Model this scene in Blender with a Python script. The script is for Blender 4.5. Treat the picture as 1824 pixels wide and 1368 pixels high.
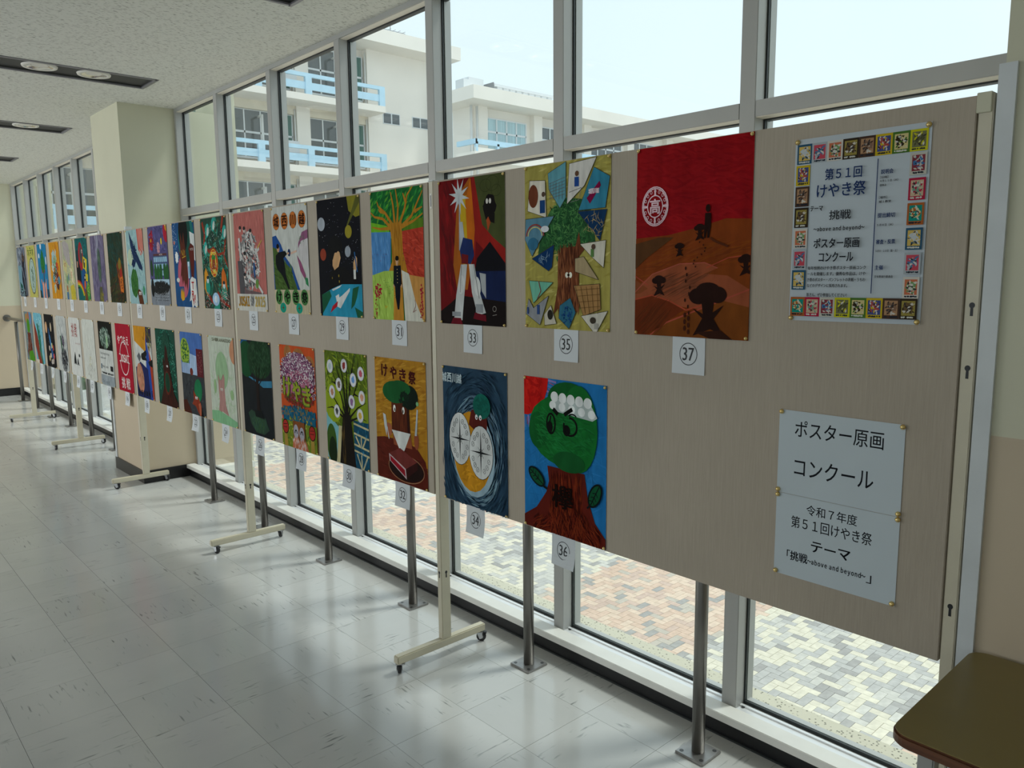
import bpy, bmesh, math, random
from mathutils import Matrix, Vector, noise
random.seed(7)
C = bpy.context.scene.collection
for o in list(bpy.data.objects): bpy.data.objects.remove(o)

# ------------------------------------------------------------------ camera
F_PX, YAW, PITCH, ROLL, CAM_H = 1385.15, .7389, .1383, .0089, 1.5243
fw = Vector((math.sin(YAW)*math.cos(PITCH), math.cos(YAW)*math.cos(PITCH), -math.sin(PITCH)))
rt = Vector((math.cos(YAW), -math.sin(YAW), 0)); dn = fw.cross(rt)
r2 = rt*math.cos(ROLL)+dn*math.sin(ROLL); d2 = -rt*math.sin(ROLL)+dn*math.cos(ROLL)
cd = bpy.data.cameras.new('camera'); cam = bpy.data.objects.new('camera', cd); C.objects.link(cam)
cd.sensor_width = 36; cd.lens = 36*F_PX/1824; cd.clip_start = .02; cd.clip_end = 400
m = Matrix((( r2.x, -d2.x, -fw.x, 0), (r2.y, -d2.y, -fw.y, 0), (r2.z, -d2.z, -fw.z, CAM_H), (0,0,0,1)))
cam.matrix_world = m
bpy.context.scene.camera = cam

# ------------------------------------------------------------------ world, sun, added fill light, exposure
w = bpy.data.worlds.new('overcast_sky'); bpy.context.scene.world = w; w.use_nodes = True
nt = w.node_tree; nt.nodes.clear()
wo = nt.nodes.new('ShaderNodeOutputWorld'); bg = nt.nodes.new('ShaderNodeBackground')
tc = nt.nodes.new('ShaderNodeTexCoord'); nz = nt.nodes.new('ShaderNodeTexNoise'); cr = nt.nodes.new('ShaderNodeValToRGB')
nz.inputs['Scale'].default_value = 2.2; nz.inputs['Detail'].default_value = 3
cr.color_ramp.elements[0].position = .3; cr.color_ramp.elements[0].color = (.77, .88, .96, 1)
cr.color_ramp.elements[1].position = .75; cr.color_ramp.elements[1].color = (.85, .93, 1.0, 1)
nt.links.new(tc.outputs['Generated'], nz.inputs['Vector']); nt.links.new(nz.outputs['Fac'], cr.inputs['Fac'])
nt.links.new(cr.outputs['Color'], bg.inputs['Color']); nt.links.new(bg.outputs[0], wo.inputs[0])
bg.inputs['Strength'].default_value = 1.25
sd = bpy.data.lights.new('sun', 'SUN'); sun = bpy.data.objects.new('sun', sd); C.objects.link(sun)
sd.energy = 2.0; sd.angle = math.radians(9); sd.color = (1, .97, .92)
sun.rotation_euler = Vector((.475, -.21, .855)).to_track_quat('Z', 'Y').to_euler()
def area(name, loc, sx, sy, e, rot, col=(1, .97, .9)):
    l = bpy.data.lights.new(name, 'AREA'); l.shape = 'RECTANGLE'; l.size = sx; l.size_y = sy; l.energy = e; l.color = col
    o = bpy.data.objects.new(name, l); C.objects.link(o); o.location = loc; o.rotation_euler = rot; return o
area('fill_light_left', (-2.9, 8.6, 1.75), 1.9, 7.2, 96, (0, -math.pi/2, 0), (.97, .99, 1))  # unseen fill panel, added on the left to brighten the board fronts
area('fill_light_behind', (-.4, -2.2, 1.5), 3.6, 2.2, 1.5, (math.pi/2, 0, 0), (1, .98, .94))  # weak fill panel added behind the camera, no real source there
vs = bpy.context.scene.view_settings
bpy.context.scene.display_settings.display_device = 'sRGB'
vs.view_transform = 'Standard'; vs.look = 'None'; vs.gamma = 1; vs.use_curve_mapping = False
vs.exposure = 0.0

# ------------------------------------------------------------------ materials
def lin(h):
    if isinstance(h, str):
        h = h.lstrip('#')
        if len(h) == 3: h = ''.join(c*2 for c in h)
        v = [int(h[i:i+2], 16)/255 for i in (0, 2, 4)]
        return [x/12.92 if x <= .04045 else ((x+.055)/1.055)**2.4 for x in v]
    return list(h)
def mat(name, col, rough=.6, metal=0, spec=.5, noise_amt=0, nscale=30, stretch=(1,1,1), bump=0, bscale=None, rnd=0, coat=0, attr=None):
    M = bpy.data.materials.new(name); M.use_nodes = True; t = M.node_tree; b = t.nodes['Principled BSDF']
    c = lin(col); b.inputs['Roughness'].default_value = rough; b.inputs['Metallic'].default_value = metal
    b.inputs['Specular IOR Level'].default_value = spec; b.inputs['Coat Weight'].default_value = coat
    b.inputs['Base Color'].default_value = (*c, 1); src = None
    if attr:
        a = t.nodes.new('ShaderNodeAttribute'); a.attribute_name = attr; src = a.outputs['Color']
    if noise_amt or bump:
        g = t.nodes.new('ShaderNodeTexCoord'); mp = t.nodes.new('ShaderNodeMapping'); mp.inputs['Scale'].default_value = stretch
        n = t.nodes.new('ShaderNodeTexNoise'); n.inputs['Scale'].default_value = nscale; n.inputs['Detail'].default_value = 4
        t.links.new(g.outputs['Object'], mp.inputs[0]); t.links.new(mp.outputs[0], n.inputs['Vector'])
    if noise_amt or rnd:
        h = t.nodes.new('ShaderNodeHueSaturation'); h.inputs['Color'].default_value = (*c, 1)
        if src: t.links.new(src, h.inputs['Color'])
        mr = t.nodes.new('ShaderNodeMapRange'); mr.inputs[3].default_value = 1-noise_amt; mr.inputs[4].default_value = 1+noise_amt
        mr.inputs[1].default_value = .3; mr.inputs[2].default_value = .7
        if noise_amt: t.links.new(n.outputs['Fac'], mr.inputs[0])
        val = mr.outputs[0]
        if rnd:
            oi = t.nodes.new('ShaderNodeObjectInfo'); m2 = t.nodes.new('ShaderNodeMapRange')
            m2.inputs[3].default_value = 1-rnd; m2.inputs[4].default_value = 1+rnd; t.links.new(oi.outputs['Random'], m2.inputs[0])
            mm = t.nodes.new('ShaderNodeMath'); mm.operation = 'MULTIPLY'; t.links.new(m2.outputs[0], mm.inputs[0])
            if noise_amt: t.links.new(val, mm.inputs[1])
            else: mm.inputs[1].default_value = 1
            val = mm.outputs[0]
        t.links.new(val, h.inputs['Value']); src = h.outputs[0]
    if src: t.links.new(src, b.inputs['Base Color'])
    if bump:
        bp = t.nodes.new('ShaderNodeBump'); bp.inputs['Strength'].default_value = bump; bp.inputs['Distance'].default_value = .002
        t.links.new(n.outputs['Fac'], bp.inputs['Height']); t.links.new(bp.outputs[0], b.inputs['Normal'])
    return M
def glass(name, tint=(.93,.97,.96), refl=.06):
    M = bpy.data.materials.new(name); M.use_nodes = True; t = M.node_tree; t.nodes.clear()
    o = t.nodes.new('ShaderNodeOutputMaterial'); tr = t.nodes.new('ShaderNodeBsdfTransparent'); gl = t.nodes.new('ShaderNodeBsdfGlossy')
    tr.inputs[0].default_value = (*tint, 1); gl.inputs['Roughness'].default_value = .02
    lw = t.nodes.new('ShaderNodeLayerWeight'); lw.inputs[0].default_value = .5; pw = t.nodes.new('ShaderNodeMath'); pw.operation = 'POWER'; pw.inputs[1].default_value = 4
    fr = t.nodes.new('ShaderNodeMapRange'); fr.inputs[3].default_value = refl*.5; fr.inputs[4].default_value = .7
    t.links.new(lw.outputs['Facing'], pw.inputs[0]); t.links.new(pw.outputs[0], fr.inputs[0])
    mx = t.nodes.new('ShaderNodeMixShader'); t.links.new(fr.outputs[0], mx.inputs[0]); t.links.new(tr.outputs[0], mx.inputs[1]); t.links.new(gl.outputs[0], mx.inputs[2])
    t.links.new(mx.outputs[0], o.inputs[0]); return M
MT = {}
MT['cream_wall'] = mat('cream_wall_paint', (.61,.595,.45), .7, noise_amt=.03, nscale=3, bump=.15)
MT['beige_wall'] = mat('beige_wainscot_paint', (.56,.46,.33), .65, noise_amt=.03, nscale=3, bump=.15)
MT['sill'] = mat('white_sill_board', (.80,.79,.74), .4, noise_amt=.03, nscale=12)
MT['black'] = mat('black_vinyl_base', (.012,.012,.013), .35)
MT['alu'] = mat('aluminium_sash', (.44,.44,.425), .45, .12, noise_amt=.03, nscale=6, stretch=(1,1,.05))
MT['alu_rail'] = mat('aluminium_sill_rail', (.86,.87,.88), .35, .25, noise_amt=.05, nscale=8, stretch=(3,.05,3))
MT['gasket'] = mat('black_rubber_gasket', (.025,.03,.03), .5)
MT['reveal'] = mat('beige_sash_lining', (.82,.76,.66), .45)
MT['glass'] = glass('window_glass')
MT['steel'] = mat('brushed_steel_tube', (.23,.22,.205), .36, .85, noise_amt=.08, nscale=14, stretch=(1,1,.15))
MT['steel_plate'] = mat('brushed_steel_plate', (.36,.35,.34), .35, .85, noise_amt=.08, nscale=40)
MT['screw'] = mat('dark_screw', (.12,.12,.12), .35, .8)
MT['post'] = mat('cream_enamel_steel', (.60,.55,.42), .42, noise_amt=.04, nscale=12, bump=.03)
MT['caster_fork'] = mat('zinc_caster_fork', (.55,.56,.58), .3, .85)
MT['wheel'] = mat('black_rubber_wheel', (.02,.02,.022), .45)
MT['hub'] = mat('grey_wheel_hub', (.35,.35,.36), .45)
MT['brass'] = mat('brass_thumbtack', (.80,.60,.25), .22, .9)
MT['guard'] = mat('white_corner_guard', (.62,.65,.66), .45, noise_amt=.05, nscale=10)
MT['dark_slot'] = mat('dark_grey_lamp_slot', (.055,.055,.052), .6)
MT['rim'] = mat('grey_lamp_rim', (.28,.27,.29), .4, .4)
MT['reflector'] = mat('polished_reflector', (.8,.76,.7), .12, 1)
MT['ring'] = mat('cream_lamp_ring', (.8,.77,.7), .5)
MT['table_top'] = mat('olive_tan_laminate', (.22,.165,.05), .33, noise_amt=.06, nscale=5, stretch=(1,.2,1))
MT['table_edge'] = mat('brown_laminated_edge', (.12,.045,.02), .3, noise_amt=.3, nscale=14, stretch=(.4,.4,14))
MT['leg'] = mat('grey_table_leg', (.42,.42,.40), .4, .3)
MT['paper'] = mat('white_paper', (.80,.82,.83), 0.75, spec=.05, attr='Col', noise_amt=.012, nscale=9)
MT['tagpaper'] = mat('tag_paper', (.66,.69,.71), .75)
MT['ink'] = mat('black_ink', (.03,.03,.035), .6)
MT['paint'] = mat('painted_paper', (.8,.8,.8), 0.55, spec=.03, attr='Col', noise_amt=.16, nscale=26, stretch=(1,1,.45), bump=.1)
MT['crayon'] = mat('crayon_paper', (.8,.8,.8), 0.8, spec=.03, attr='Col', noise_amt=.14, nscale=60, stretch=(1,1,.25))
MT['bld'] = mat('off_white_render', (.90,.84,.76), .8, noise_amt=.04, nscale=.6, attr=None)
MT['bld_shade'] = mat('shaded_beige_render', (.78,.70,.57), .8, noise_amt=.10, nscale=1.2)  # beige shading of the lintels under the slabs, put into the colour
MT['fin'] = mat('rough_cream_render', (.62,.60,.45), .85, noise_amt=.08, nscale=7, bump=.6)
MT['blue'] = mat('pale_blue_paint', (.52,.74,.88), .6, noise_amt=.05, nscale=3)
MT['bglass'] = mat('dark_reflective_pane', (.10,.115,.12), .12, 0, .8)
MT['curtain'] = mat('green_curtain', (.10,.20,.17), .8, noise_amt=.4, nscale=8, stretch=(3,1,.02))
MT['pale_curtain'] = mat('pale_blue_curtain', (.46,.62,.66), .8, noise_amt=.2, nscale=8, stretch=(3,1,.02))
MT['wframe'] = mat('white_window_frame', (.75,.77,.78), .5)
MT['pipe'] = mat('white_drain_pipe', (.72,.72,.70), .5)
MT['grey_wall'] = mat('grey_wall', (.25,.26,.27), .7)
MT['ledge'] = mat('speckled_terrazzo_ledge', (.5,.5,.42), .8, noise_amt=.05, nscale=30)
t = MT['ledge'].node_tree; v = t.nodes.new('ShaderNodeTexVoronoi'); v.inputs['Scale'].default_value = 70
cc = t.nodes.new('ShaderNodeValToRGB'); cc.color_ramp.elements[0].position = .16; cc.color_ramp.elements[0].color = (.12,.11,.08,1)
cc.color_ramp.elements[1].position = .3; cc.color_ramp.elements[1].color = (.60,.56,.44,1)
g = t.nodes.new('ShaderNodeTexCoord'); t.links.new(g.outputs['Object'], v.inputs['Vector']); t.links.new(v.outputs['Distance'], cc.inputs[0]); t.links.new(cc.outputs[0], t.nodes['Principled BSDF'].inputs['Base Color'])
MT['asphalt'] = mat('pale_concrete_yard', (.52,.52,.50), .9, noise_amt=.12, nscale=.5)
MT['joint'] = mat('paver_joint_sand', (.40,.38,.33), .9)
MT['leaf'] = mat('dark_green_leaves', (.05,.12,.04), .7, noise_amt=.3, nscale=5)
PAV = {}
for k, c in dict(cream=(.69,.63,.50), pale=(.57,.54,.48), grey=(.45,.43,.40), dark=(.37,.35,.325), salmon=(.64,.46,.35), peach=(.68,.52,.40), rose=(.56,.41,.33), olive=(.48,.42,.35)).items():
    PAV[k] = mat('paver_'+k, c, .85, noise_amt=.10, nscale=14, rnd=.05)

# vinyl floor tile: pale grey with fine dark streaks along its grain
def tile_mat():
    M = bpy.data.materials.new('marbled_vinyl_tile'); M.use_nodes = True; t = M.node_tree; b = t.nodes['Principled BSDF']
    g = t.nodes.new('ShaderNodeTexCoord'); oi = t.nodes.new('ShaderNodeObjectInfo')
    ad = t.nodes.new('ShaderNodeVectorMath'); ad.operation = 'ADD'
    sc = t.nodes.new('ShaderNodeVectorMath'); sc.operation = 'SCALE'; sc.inputs['Scale'].default_value = 37
    cb = t.nodes.new('ShaderNodeCombineXYZ')
    for i in range(3): t.links.new(oi.outputs['Random'], cb.inputs[i])
    t.links.new(cb.outputs[0], sc.inputs[0]); t.links.new(g.outputs['Object'], ad.inputs[0]); t.links.new(sc.outputs[0], ad.inputs[1])
    def nz(scale, st, det=3):
        mp = t.nodes.new('ShaderNodeMapping'); mp.inputs['Scale'].default_value = st
        n = t.nodes.new('ShaderNodeTexNoise'); n.inputs['Scale'].default_value = scale; n.inputs['Detail'].default_value = det
        t.links.new(ad.outputs[0], mp.inputs[0]); t.links.new(mp.outputs[0], n.inputs['Vector']); return n
    streak = nz(85, (.13, 1, 1), 2); cloud = nz(5, (.6, 1.6, 1)); where = nz(7, (1, 1, 1), 1)
    r1 = t.nodes.new('ShaderNodeMapRange'); r1.inputs[1].default_value = .62; r1.inputs[2].default_value = .72; t.links.new(streak.outputs['Fac'], r1.inputs[0])
    r2_ = t.nodes.new('ShaderNodeMapRange'); r2_.inputs[1].default_value = .46; r2_.inputs[2].default_value = .62; t.links.new(where.outputs['Fac'], r2_.inputs[0])
    mu = t.nodes.new('ShaderNodeMath'); mu.operation = 'MULTIPLY'; t.links.new(r1.outputs[0], mu.inputs[0]); t.links.new(r2_.outputs[0], mu.inputs[1])
    c1 = t.nodes.new('ShaderNodeMixRGB'); c1.inputs[1].default_value = (.50,.505,.49,1); c1.inputs[2].default_value = (.57,.565,.545,1)
    t.links.new(cloud.outputs['Fac'], c1.inputs[0])
    c2 = t.nodes.new('ShaderNodeMixRGB'); c2.inputs[2].default_value = (.24,.25,.24,1); t.links.new(mu.outputs[0], c2.inputs[0]); t.links.new(c1.outputs[0], c2.inputs[1])
    h = t.nodes.new('ShaderNodeHueSaturation'); m2 = t.nodes.new('ShaderNodeMapRange'); m2.inputs[3].default_value = .95; m2.inputs[4].default_value = 1.04
    t.links.new(oi.outputs['Random'], m2.inputs[0]); t.links.new(m2.outputs[0], h.inputs['Value']); t.links.new(c2.outputs[0], h.inputs['Color'])
    t.links.new(h.outputs[0], b.inputs['Base Color'])
    b.inputs['Roughness'].default_value = .2; b.inputs['Specular IOR Level'].default_value = .55
    rr = t.nodes.new('ShaderNodeMapRange'); rr.inputs[3].default_value = .08; rr.inputs[4].default_value = .21; t.links.new(cloud.outputs['Fac'], rr.inputs[0]); t.links.new(rr.outputs[0], b.inputs['Roughness'])
    return M
MT['tile'] = tile_mat()
# rock-wool ceiling board: dashes pressed into it
def ceil_mat():
    M = bpy.data.materials.new('pitted_rockwool_board'); M.use_nodes = True; t = M.node_tree; b = t.nodes['Principled BSDF']
    g = t.nodes.new('ShaderNodeTexCoord'); mp = t.nodes.new('ShaderNodeMapping'); mp.inputs['Scale'].default_value = (.30, 1, 1)
    n = t.nodes.new('ShaderNodeTexNoise'); n.inputs['Scale'].default_value = 150; n.inputs['Detail'].default_value = 1.5
    t.links.new(g.outputs['Object'], mp.inputs[0]); t.links.new(mp.outputs[0], n.inputs['Vector'])
    r = t.nodes.new('ShaderNodeMapRange'); r.inputs[1].default_value = .585; r.inputs[2].default_value = .69; t.links.new(n.outputs['Fac'], r.inputs[0])
    c = t.nodes.new('ShaderNodeMixRGB'); c.inputs[1].default_value = (.76,.76,.70,1); c.inputs[2].default_value = (.36,.35,.31,1)
    t.links.new(r.outputs[0], c.inputs[0]); t.links.new(c.outputs[0], b.inputs['Base Color'])
    bp = t.nodes.new('ShaderNodeBump'); bp.invert = True; bp.inputs['Strength'].default_value = .6; bp.inputs['Distance'].default_value = .002
    t.links.new(r.outputs[0], bp.inputs['Height']); t.links.new(bp.outputs[0], b.inputs['Normal']); b.inputs['Roughness'].default_value = .9
    return M
MT['ceiling'] = ceil_mat()
def board_mat():
    M = bpy.data.materials.new('beige_ribbed_vinyl_cloth'); M.use_nodes = True; t = M.node_tree; b = t.nodes['Principled BSDF']
    g = t.nodes.new('ShaderNodeTexCoord'); mp = t.nodes.new('ShaderNodeMapping'); mp.inputs['Scale'].default_value = (1, 1, .05)
    n = t.nodes.new('ShaderNodeTexNoise'); n.inputs['Scale'].default_value = 230; n.inputs['Detail'].default_value = 2; n.inputs['Distortion'].default_value = .4
    t.links.new(g.outputs['Object'], mp.inputs[0]); t.links.new(mp.outputs[0], n.inputs['Vector'])
    n2 = t.nodes.new('ShaderNodeTexNoise'); n2.inputs['Scale'].default_value = 2.5; t.links.new(g.outputs['Object'], n2.inputs['Vector'])
    c = t.nodes.new('ShaderNodeMixRGB'); c.inputs[1].default_value = (.45,.38,.295,1); c.inputs[2].default_value = (.54,.465,.37,1); t.links.new(n.outputs['Fac'], c.inputs[0])
    c2 = t.nodes.new('ShaderNodeMixRGB'); c2.blend_type = 'MULTIPLY'; c2.inputs[0].default_value = .25; t.links.new(c.outputs[0], c2.inputs[1]); t.links.new(n2.outputs['Fac'], c2.inputs[2])
    t.links.new(c2.outputs[0], b.inputs['Base Color'])
    bp = t.nodes.new('ShaderNodeBump'); bp.inputs['Strength'].default_value = .35; bp.inputs['Distance'].default_value = .0015
    t.links.new(n.outputs['Fac'], bp.inputs['Height']); t.links.new(bp.outputs[0], b.inputs['Normal']); b.inputs['Roughness'].default_value = .75
    return M
MT['board'] = board_mat()

# ------------------------------------------------------------------ builders
class MB:
    def __init__(s): s.v = []; s.f = []; s.sm = set()
    def box(s, x0, x1, y0, y1, z0, z1):
        n = len(s.v); s.v += [(x, y, z) for x in (x0, x1) for y in (y0, y1) for z in (z0, z1)]
        s.f += [tuple(n+i for i in q) for q in ((0,1,3,2),(4,6,7,5),(0,4,5,1),(2,3,7,6),(0,2,6,4),(1,5,7,3))]; return s
    def cyl(s, c, r, h, axis='z', n=20, r2=None, cap=True):
        r2 = r if r2 is None else r2; b = len(s.v)
        for k, (rr, hh) in enumerate(((r, 0), (r2, h))):
            for i in range(n):
                a = 2*math.pi*i/n; p, q = rr*math.cos(a), rr*math.sin(a)
                s.v.append({'z': (c[0]+p, c[1]+q, c[2]+hh), 'y': (c[0]+q, c[1]+hh, c[2]+p), 'x': (c[0]+hh, c[1]+p, c[2]+q)}[axis])
        for i in range(n):
            j = (i+1) % n; s.sm.add(len(s.f)); s.f.append((b+i, b+j, b+n+j, b+n+i))
        if cap: s.f.append(tuple(b+i for i in reversed(range(n)))); s.f.append(tuple(b+n+i for i in range(n)))
        return s
    def lathe(s, c, prof, axis='x', n=14, sgn=1):
        b = len(s.v)
        for (r, h) in prof:
            for i in range(n):
                a = 2*math.pi*i/n; p, q = r*math.cos(a), r*math.sin(a)
                s.v.append((c[0]+h*sgn, c[1]+p, c[2]+q) if axis == 'x' else (c[0]+p, c[1]+q, c[2]+h*sgn))
        for k in range(len(prof)-1):
            for i in range(n):
                j = (i+1) % n; s.sm.add(len(s.f)); s.f.append((b+k*n+i, b+k*n+j, b+(k+1)*n+j, b+(k+1)*n+i))
        s.f.append(tuple(b+(len(prof)-1)*n+i for i in range(n)))
        return s
    def prism(s, pts, z0, z1, ax='z'):
        b = len(s.v); n = len(pts)
        for h in (z0, z1):
            for p, q in pts: s.v.append({'z': (p, q, h), 'x': (h, p, q), 'y': (p, h, q)}[ax])
        for i in range(n): s.f.append((b+i, b+(i+1) % n, b+n+(i+1) % n, b+n+i))
        s.f.append(tuple(b+i for i in reversed(range(n)))); s.f.append(tuple(b+n+i for i in range(n))); return s
    def build(s, name, m, parent=None, bevel=0, kind=None):
        me = bpy.data.meshes.new(name); me.from_pydata(s.v, [], s.f)
        for i in s.sm: me.polygons[i].use_smooth = True
        bm = bmesh.new(); bm.from_mesh(me); bmesh.ops.recalc_face_normals(bm, faces=bm.faces)
        if bevel: bmesh.ops.bevel(bm, geom=[e for e in bm.edges if e.calc_face_angle(0) > 1], offset=bevel, segments=2, affect='EDGES')
        bm.to_mesh(me); bm.free()
        me.materials.append(m if not isinstance(m, str) else MT[m])
        o = bpy.data.objects.new(name, me); C.objects.link(o)
        if parent: o.parent = parent
        if kind: o['kind'] = kind
        return o
def box(name, m, x0, x1, y0, y1, z0, z1, parent=None, bevel=0, kind=None): return MB().box(x0, x1, y0, y1, z0, z1).build(name, m, parent, bevel, kind)
def empty(name, loc=(0,0,0)):
    o = bpy.data.objects.new(name, None); o.empty_display_size = .05; C.objects.link(o); o.location = loc
    return o
def tag(o, label, cat, group=None):
    o['label'] = label; o['category'] = cat
    if group: o['group'] = group
    return o
S = 'structure'

# ------------------------------------------------------------------ the setting
ZC = 2.765; XM = 2.185; YF = 12.1; XL = -3.0; YN = -2.3
# ceiling with three recessed strips cut out: built as slabs around the slots
SL = [(3.19, 3.46), (5.275, 5.55), (7.36, 7.65), (9.46, 9.78)]
ceil = MB(); ys = [YN] + [v for s_ in SL for v in s_] + [YF+.1]
for i in range(0, len(ys), 2): ceil.box(XL, XM+.08, ys[i], ys[i+1], ZC, ZC+.1)
for a, b in SL: ceil.box(1.80, XM+.08, a, b, ZC, ZC+.1)
ceil.build('ceiling', 'ceiling', kind=S)
box('ceiling', 'dark_slot', XL, XM+.08, YN, YF+.1, ZC+.101, ZC+.16, kind=S)
# far end wall: cream above, beige below
wf = box('wall_far', 'cream_wall', XL, XM+.3, YF, YF+.25, 1.19, ZC, kind=S); box('wainscot', 'beige_wall', XL, XM+.3, YF, YF+.25, 0, 1.19, wf)
box('baseboard_far', 'black', XL, 2.13, YF-.012, YF, 0, .10, kind=S)
def pier(name, x0, x1, y0, y1, side):
    o = box(name, 'cream_wall', x0, x1, y0, y1, 1.19, ZC, kind=S)
    box('wainscot', 'beige_wall', x0, x1, y0, y1, 0, 1.19, o); return o
# pier that swallows a bay of windows, with white angle guards on both room corners
p1 = pier('wall_pier_far', 1.797, 2.6, 6.085, 6.76, 0)
box('baseboard_pier', 'black', 1.785, 2.13, 6.073, 6.772, 0, .093, kind=S)
g1 = MB(); g1.box(1.789, 1.797, 6.077, 6.112, .093, 1.90); g1.box(1.7971, 1.832, 6.077, 6.085, .093, 1.90); g1.build('trim_1', 'guard', kind=S)
g1 = MB(); g1.box(1.789, 1.797, 6.733, 6.768, .093, 1.90); g1.box(1.7971, 1.83, 6.76, 6.768, .093, 1.90); g1.build('trim_2', 'guard', kind=S)
p2 = pier('wall_pier_near', 1.785, 2.6, YN, .520, 0)
g1 = MB(); g1.box(1.775, 1.785, .497, .529, .093, 1.925); g1.box(1.7851, 1.815, .5201, .529, .093, 1.925); g1.build('trim_3', 'guard', kind=S)
box('baseboard_near', 'black', 1.773, 1.785, YN, .520, 0, .093, kind=S)
# side of the hall behind and left of the camera (never in view): wall with openings added to let sky light in
wl = box('wall_left', 'cream_wall', XL-.2, XL, YN, YF, 0, .8, kind=S); box('lintel', 'cream_wall', XL-.2, XL, YN, YF, 2.65, ZC+.1, wl)
for yy in range(-2, 13, 2): box('pier', 'cream_wall', XL-.2, XL, yy-.1, yy+.1, .8, 2.65, wl)
wn = box('wall_near', 'cream_wall', XL-.2, 2.6, YN-.2, YN, 0, ZC+.1, kind=S)
# floor: base slab and single vinyl tiles (0.3 m), grain turned tile by tile
fl = box('floor', 'dark_slot', XL, 2.13, YN, YF, -.1, -.0022, kind=S)
tm = {}
def tile_mesh(sx, sy):
    k = (round(sx, 4), round(sy, 4))
    if k not in tm:
        b = MB(); b.box(-sx/2, sx/2, -sy/2, sy/2, -.002, 0); o = b.build('floor_tile', 'tile'); tm[k] = o.data; bpy.data.objects.remove(o)
    return tm[k]
GX, GY = .4021, 3.5139; gap = .0011; rest = MB(); nt_ = 0
for i in range(-12, 7):
    for j in range(-30, 20):
        x0, x1 = GX+.3*(i-1), GX+.3*i; y1 = GY-.3*(j-1); y0 = y1-.3
        x1 = min(x1, 2.13); y1 = min(y1, YF); x0 = max(x0, XL); y0 = max(y0, YN)
        if x1-x0 < .01 or y1-y0 < .01: continue
        cx, cy = (x0+x1)/2, (y0+y1)/2
        vis = cy > .9 and x1 > cy*.155-.12 and nt_ < 298 and not (cx > 1.05*cy+1.1)
        if vis and not (x0 > 1.8 and 6.1 < y0 and y1 < 6.74):
            nt_ += 1; r = (i+j) % 2
            sx, sy = x1-x0-gap, y1-y0-gap
            o = bpy.data.objects.new('floor_tile', tile_mesh(sy if r else sx, sx if r else sy)); C.objects.link(o)
            o.location = (cx, cy, 0); o.rotation_euler = (0, 0, math.pi/2 if r else 0); o.parent = fl
        else: rest.box(x0+gap/2, x1-gap/2, y0+gap/2, y1-gap/2, -.002, 0)
rest.build('floor_tiling', 'tile', fl, kind='stuff')
# window sill board on its black plinth
sl = MB(); sl.box(2.103, 2.17, .52, 6.085, .065, .093); sl.build('trim_4', 'sill', kind=S, bevel=.002)
sl = MB(); sl.box(2.103, 2.17, 6.76, YF, .065, .093); sl.build('trim_5', 'sill', kind=S, bevel=.002)
box('baseboard_right', 'black', 2.13, 2.27, .2, YF, 0, .064, kind=S)
bl = MB(); bl.box(2.122, 2.13, .52, 6.073, 0, .006); bl.box(2.122, 2.13, 6.772, YF, 0, .006); bl.build('trim_6', 'gasket', kind=S)

def window_run(name, ylines, y0, y1):
    """aluminium window wall from y0 to y1; ylines: centres of the free-standing mullions"""
    root = empty(name, (XM, (y0+y1)/2, .07)); root['kind'] = S
    def part(pn, m, *b, **k):
        o = MB().box(*b).build(pn, m, None, **k); o.parent = root; o.matrix_parent_inverse = Matrix.Translation(-root.location); return o
    part('bottom_rail', 'alu_rail', 2.168, 2.262, y0, y1, .064, .079)
    part('rail_ridge', 'alu_rail', 2.213, 2.224, y0, y1, .079, .084)
    part('rail_groove', 'gasket', 2.2248, 2.229, y0, y1, .0788, .0798)
    part('bottom_gasket', 'gasket', 2.236, 2.243, y0, y1, .079, .090)
    part('outer_rail', 'alu', 2.251, 2.275, y0, y1, .03, .088)
    part('head_rail', 'alu', XM, 2.27, y0, y1, 2.742, ZC)
    part('head_lining', 'reveal', XM+.010, 2.232, y0, y1, 2.7395, 2.742)
    part('head_gasket', 'gasket', 2.236, 2.262, y0, y1, 2.734, 2.742)
    edges = [y0] + list(ylines) + [y1]
    for k, yc in enumerate(edges):
        if k == 0: a, b = y0, y0+.03
        elif k == len(edges)-1: a, b = y1-.03, y1
        else: a, b = yc-.0268, yc+.0268
        o = part('mullion', 'alu', XM, 2.236, a, b, .079, 2.742, bevel=.0015)
        g = MB()
        for e, sgn in ((a, -1), (b, 1)):
            g.box(2.2362, 2.243, e-.005, e+.003*sgn if sgn > 0 else e+.005, .09, 2.735)
        gg = g.build('mullion_gasket', 'gasket'); gg.parent = root; gg.matrix_parent_inverse = Matrix.Translation(-root.location)
        part('mullion_core', 'alu', 2.2505, 2.285, a-.004, b+.004, .079, 2.742)
    for k in range(len(edges)-1):
        a = edges[k]+(.03 if k == 0 else .0278); b = edges[k+1]-(.03 if k == len(edges)-2 else .0278)
        part('transom', 'alu', XM, 2.268, a, b, 1.993, 2.040, bevel=.001)
        part('transom_lining', 'reveal', XM+.004, 2.232, a, b, 1.991, 1.993)
        part('transom_gasket', 'gasket', 2.236, 2.262, a, b, 1.987, 1.993)
        part('glass_pane', 'glass', 2.244, 2.250, a-.01, b+.01, .085, 1.992)
        part('glass_pane', 'glass', 2.244, 2.250, a-.01, b+.01, 2.041, 2.735)
        sc = MB()
        for q in (.18, .5, .82):
            sc.cyl((2.176, a+(b-a)*q, .079), .0035, .0015, n=8)
        sc.cyl((2.212, b-.012, .079), .006, .004, n=10)
        s_ = sc.build('rail_screws', 'screw'); s_.parent = root; s_.matrix_parent_inverse = Matrix.Translation(-root.location)
    return root
window_run('window_1', [1.327+.7995*k for k in range(0, 6)], .528, 6.085)
window_run('window_2', [7.505, 8.265, 9.033, 9.79, 10.55, 11.30], 6.76, YF)

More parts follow.
